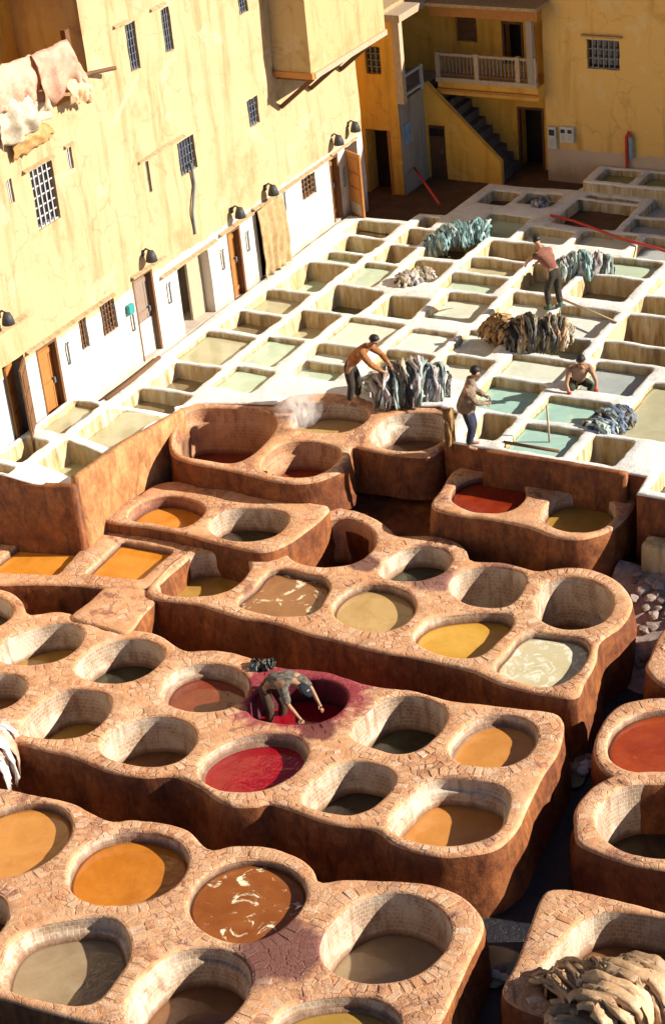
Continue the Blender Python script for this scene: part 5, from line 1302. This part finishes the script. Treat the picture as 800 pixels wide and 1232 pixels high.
# ------------------------------------------------------------------ people
M['skin'] = simple('skin', (.30, .15, .08), (.40, .21, .12), 8, .5, .1, .003)
M['hair'] = simple('black_hair', (.008, .007, .006), (.025, .02, .018), 30, .5, .5, .01)
def cloth_mat(name, c1, c2, sc=9): M[name] = simple(name, c1, c2, sc, .85, .9, .06)
cloth_mat('shirt_orange', (.36, .12, .035), (.52, .22, .07)); cloth_mat('trousers_dark', (.03, .024, .02), (.09, .07, .05)); cloth_mat('shirt_maroon', (.22, .07, .05), (.40, .17, .11))
cloth_mat('jacket_beige', (.20, .13, .08), (.48, .37, .26), 14); cloth_mat('trousers_navy', (.02, .025, .05), (.07, .075, .12)); cloth_mat('shirt_pattern', (.025, .02, .016), (.36, .31, .24), 13)
cloth_mat('apron_green', (.03, .04, .02), (.08, .09, .05)); cloth_mat('vest_skin', (.34, .18, .11), (.50, .30, .2)); cloth_mat('boots_green', (.05, .11, .07), (.12, .2, .14)); cloth_mat('gloves_red', (.45, .015, .02), (.6, .04, .04))
cloth_mat('trousers_brown', (.06, .035, .02), (.14, .085, .05)); cloth_mat('cap_blue', (.008, .014, .025), (.02, .032, .045))
def skinned(name, chains, mat, parent=None, org=(0, 0, 0), levels=2):
    """chains: list of [(pos, radius), ...]; equal positions are welded; one mesh grown with Skin"""
    vs, rr, es, key = [], [], [], {}
    for ch in chains:
        prev = None
        for p, r in ch:
            k = tuple(round(c, 4) for c in p)
            if k not in key: key[k] = len(vs); vs.append(Vector(p)-Vector(org)); rr.append(r)
            i = key[k]
            if prev is not None and prev != i: es.append((prev, i))
            prev = i
    me = bpy.data.meshes.new(name); me.from_pydata([tuple(v) for v in vs], es, []); me.materials.append(mat)
    o = bpy.data.objects.new(name, me); link(o, parent)
    if parent is None: o.location = org
    sk_ = o.modifiers.new('skin', 'SKIN'); sk_.use_smooth_shade = True; sk_.branch_smoothing = .6
    if not me.skin_vertices: me.skin_vertices.new() if hasattr(me.skin_vertices, 'new') else None
    # find one root per connected piece
    par = list(range(len(vs)))
    def fnd(a):
        while par[a] != a: a = par[a]
        return a
    for a, b in es: par[fnd(a)] = fnd(b)
    seen = set()
    for i, d in enumerate(me.skin_vertices[0].data):
        d.radius = (rr[i], rr[i]); d.use_root = fnd(i) not in seen; seen.add(fnd(i))
    sb = o.modifiers.new('subsurf', 'SUBSURF'); sb.levels = levels; sb.render_levels = levels
    return o
def human(label, base, face, J, shirt, trousers, hair='hair', sleeves=.5, long=0., boots=None, gloves=None, scale=1., hood=None, hairy=1.):
    """base: ground point; face: heading in degrees from +X; J: joints in local (forward, left, up) metres"""
    base = Vector(base); f = Vector((math.cos(rad(face)), math.sin(rad(face)), 0)); l = Vector((-f.y, f.x, 0))
    def w(p): return base+(f*p[0]+l*p[1]+Vector((0, 0, p[2])))*scale
    g = {k: w(v) for k, v in J.items()}
    for a in ('shL', 'shR', 'hiL', 'hiR'): pass
    s = scale
    hd = (g['head']-g['neck']).normalized(); fwd = (w(J['look'])-w((0, 0, 0))).normalized(); side = hd.cross(fwd).normalized()
    belly = g['pel'].lerp(g['chest'], .45)
    body = [[(g['pel'], .135*s), (belly, .14*s), (g['chest'], .155*s), (g['neck'], .052*s), (g['neck']+hd*.09*s, .062*s), (g['head'], .088*s), (g['head']+hd*.075*s, .07*s)],
            [(g['head']+0*hd, .088*s), (g['head']+fwd*.085*s-hd*.01*s, .03*s), (g['head']+fwd*.115*s-hd*.02*s, .014*s)],
            [(g['head'], .088*s), (g['head']+side*.095*s-hd*.01*s, .018*s)], [(g['head'], .088*s), (g['head']-side*.095*s-hd*.01*s, .018*s)]]
    for q in 'LR':
        body += [[(g['chest'], .155*s), (g['sh'+q], .075*s), (g['sh'+q].lerp(g['el'+q], .5), .05*s), (g['el'+q], .042*s), (g['el'+q].lerp(g['wr'+q], .45), .04*s), (g['wr'+q], .028*s)],
                 [(g['pel'], .135*s), (g['hi'+q], .095*s), (g['hi'+q].lerp(g['kn'+q], .5), .078*s), (g['kn'+q], .058*s), (g['kn'+q].lerp(g['an'+q], .4), .055*s), (g['an'+q], .038*s)]]
        ft = f if 'toe' not in J else (w(J['toe'])-w((0, 0, 0))).normalized()
        body.append([(g['an'+q], .038*s), (g['an'+q]+ft*.09*s-Vector((0, 0, .045*s)), .036*s), (g['an'+q]+ft*.17*s-Vector((0, 0, .05*s)), .028*s)])
        d = (g['wr'+q]-g['el'+q]).normalized(); pn = d.cross(f); pn = pn.normalized() if pn.length > .05 else l
        palm = g['wr'+q]+d*.07*s
        body.append([(g['wr'+q], .028*s), (palm, .034*s)])
    # fingers: separate short chains rooted in the palm
    fing = []
    for q in 'LR':
        d = (g['wr'+q]-g['el'+q]).normalized(); pn = d.cross(f); pn = pn.normalized() if pn.length > .05 else l; dn = d.cross(pn)
        palm = g['wr'+q]+d*.07*s
        for i, (o_, ln) in enumerate(((-.027, .07), (-.009, .082), (.009, .078), (.027, .06))):
            a = palm+pn*o_*s+d*.01*s; b = a+d*ln*.55*s; e = b+d*ln*.35*s+dn*.03*s; fing.append([(a, .011*s), (b, .0095*s), (e, .008*s)])
        a = palm-d*.035*s+pn*.03*s; fing.append([(a, .013*s), (a+pn*.03*s+d*.03*s, .011*s), (a+pn*.035*s+d*.065*s, .009*s)])
    P_ = skinned('person', body+fing, M['skin'], None, base); tag(P_, label, 'person')
    e = .02*s
    sh = [[(g['pel']+(belly-g['pel'])*(.1-long), (.145+long*.08)*s+e*.6), (belly, (.15+long*.03)*s+e), (g['chest'], (.162+long*.02)*s+e), (g['neck']-(g['neck']-g['chest'])*.22, .075*s)]]
    for q in 'LR':
        arm = [(g['chest'], (.162+long*.02)*s+e), (g['sh'+q], .08*s+e), (g['sh'+q].lerp(g['el'+q], .5), .062*s+e)]
        if sleeves > .6: arm.append((g['el'+q], .046*s+e))
        if sleeves > .9: arm += [(g['el'+q].lerp(g['wr'+q], .5), .044*s+e), (g['el'+q].lerp(g['wr'+q], .88), .036*s+e)]
        if sleeves > .1: sh.append(arm)
    if hood: sh.append([(g['neck']-(g['neck']-g['chest'])*.22, .075*s), (g['neck']-fwd*.09*s+hd*.02*s, .075*s)])
    skinned('shirt', sh, M[shirt], P_, base)
    tr = [[(belly.lerp(g['pel'], .5), .14*s+e*.4), (g['pel'], .145*s+e*.7)]]
    for q in 'LR': tr.append([(g['pel'], .145*s+e*.7), (g['hi'+q], .1*s+e), (g['hi'+q].lerp(g['kn'+q], .5), .08*s+e), (g['kn'+q], .062*s+e), (g['kn'+q].lerp(g['an'+q], .45), .058*s+e), (g['kn'+q].lerp(g['an'+q], .85), .048*s+e)])
    skinned('trousers', tr, M[trousers], P_, base)
    # hair: a cap over the crown and back of the head
    hc = g['head']+hd*.03*s-fwd*.018*s
    bm = bmesh.new(); bmesh.ops.create_uvsphere(bm, u_segments=18, v_segments=12, radius=1)
    q3 = Matrix((side, fwd, hd)).transposed()
    for v in bm.verts:
        n = 1+.06*fbm(v.co.x*3, v.co.y*3, v.co.z*3); c = v.co.copy()
        if c.y > .25 and c.z < .35: c.y = .25+(c.y-.25)*.2
        if c.z < -.55: c.z = -.55
        v.co = hc-base+q3 @ Vector((c.x*.098*n, c.y*.108*n, c.z*.102*n))*s
    me = bpy.data.meshes.new('hair'); bm.to_mesh(me); bm.free(); me.materials.append(M[hair]); me.polygons.foreach_set('use_smooth', [True]*len(me.polygons))
    link(bpy.data.objects.new('hair' if hair == 'hair' else 'cap', me), P_)
    # eyes, brows, mouth
    for sd in (-1, 1):
        mb = MB(); c = g['head']+fwd*.083*s+side*sd*.033*s+hd*.012*s
        mb.tube([c-side*.014*s, c+side*.014*s], .007*s, 6); mb.build('eye', M['hair'], P_, smooth=True)
    mb = MB(); c = g['head']+fwd*.075*s-hd*.05*s; mb.tube([c-side*.022*s, c+side*.022*s], .006*s, 6); mb.build('mouth', M['shirt_maroon'], P_, smooth=True)
    if boots:
        for q in 'LR':
            ft = f; skinned('boot', [[(g['kn'+q].lerp(g['an'+q], .35), .075*s), (g['an'+q], .055*s), (g['an'+q]+ft*.09*s-Vector((0, 0, .045*s)), .048*s), (g['an'+q]+ft*.19*s-Vector((0, 0, .05*s)), .036*s)]], M[boots], P_, base)
    if gloves:
        for q in 'LR':
            d = (g['wr'+q]-g['el'+q]).normalized(); pn = d.cross(f); pn = pn.normalized() if pn.length > .05 else l; palm = g['wr'+q]+d*.07*s
            ch = [[(g['wr'+q]-d*.14*s, .05*s), (g['wr'+q], .042*s), (palm, .045*s)]]
            gl = skinned('glove', ch+[[(palm+pn*o_*s, .016*s), (palm+pn*o_*s*1.3+d*.06*s, .0145*s), (palm+pn*o_*s*1.3+d*.1*s, .012*s)] for o_ in (-.03, -.01, .01, .03)]+[[(palm+pn*.035*s-d*.02*s, .017*s), (palm+pn*.075*s+d*.03*s, .014*s)]], M[gloves], P_, base)
    return P_
STOOP = {'pel': (-.12, 0, .9), 'chest': (.2, 0, 1.2), 'neck': (.37, 0, 1.36), 'head': (.47, 0, 1.47), 'look': (.8, 0, -.6), 'shL': (.24, .19, 1.27), 'shR': (.24, -.19, 1.27), 'elL': (.48, .27, 1.06), 'elR': (.46, -.25, 1.04), 'wrL': (.68, .16, .9), 'wrR': (.66, -.14, .86),
         'hiL': (-.12, .1, .85), 'hiR': (-.12, -.1, .85), 'knL': (.0, .12, .47), 'knR': (-.06, -.12, .47), 'anL': (-.06, .13, .07), 'anR': (-.14, -.13, .07)}
BEND = {'pel': (-.22, 0, .92), 'chest': (.2, 0, 1.1), 'neck': (.42, 0, 1.08), 'head': (.57, 0, 1.02), 'look': (.55, 0, -.83), 'shL': (.27, .2, 1.1), 'shR': (.27, -.2, 1.1), 'elL': (.45, .28, .86), 'elR': (.42, -.27, .84), 'wrL': (.66, .2, .66), 'wrR': (.55, -.2, .6),
        'hiL': (-.22, .1, .86), 'hiR': (-.22, -.1, .86), 'knL': (-.05, .14, .46), 'knR': (-.1, -.14, .46), 'anL': (-.14, .15, .07), 'anR': (-.2, -.15, .07)}
SQUAT = {'pel': (-.1, 0, .42), 'chest': (.12, 0, .74), 'neck': (.24, 0, .93), 'head': (.32, 0, 1.05), 'look': (.75, 0, -.65), 'shL': (.14, .2, .82), 'shR': (.14, -.2, .82), 'elL': (.3, .3, .56), 'elR': (.3, -.3, .56), 'wrL': (.45, .26, .33), 'wrR': (.45, -.24, .33),
         'hiL': (-.08, .11, .4), 'hiR': (-.08, -.11, .4), 'knL': (.26, .2, .46), 'knR': (.26, -.2, .46), 'anL': (.1, .18, .07), 'anR': (.1, -.18, .07)}
STAND = {'pel': (-.03, 0, .86), 'chest': (.05, 0, 1.22), 'neck': (.1, 0, 1.42), 'head': (.17, 0, 1.54), 'look': (.85, 0, -.5), 'shL': (.05, .23, 1.3), 'shR': (.05, -.23, 1.3), 'elL': (.14, .27, 1.05), 'elR': (.14, -.27, 1.05), 'wrL': (.33, .13, .98), 'wrR': (.33, -.12, .96),
         'hiL': (-.03, .1, .8), 'hiR': (-.03, -.1, .8), 'knL': (.08, .11, .45), 'knR': (.05, -.11, .45), 'anL': (.0, .12, .07), 'anR': (-.04, -.12, .07)}
human('man in rust-orange shirt and dark trousers stooping over the grey-green hides', P(431, 486, 0), 8, STOOP, 'shirt_orange', 'trousers_dark', sleeves=.95)
human('man in maroon shirt and green boots stooping beside teal and white hides', P(664, 371, 0), 152, STOOP, 'shirt_maroon', 'trousers_dark', sleeves=.5, boots='boots_green')
human('bare-armed man in red gloves crouching in a teal basin', P(697, 483, -.42), -58, SQUAT, 'vest_skin', 'apron_green', sleeves=.2, gloves='gloves_red', scale=1.02)
human('man in hooded beige patterned jacket standing with his back to the brown vats', P(566, 538, 0), 25, STAND, 'jacket_beige', 'trousers_navy', sleeves=1, long=1.3, hood=True, scale=1.04)
human('man in patterned shirt and dark cap bending into the crimson vat', P(341, 880, -1.95), -8, BEND, 'shirt_pattern', 'trousers_brown', hair='cap_blue', sleeves=.7, scale=1.06)
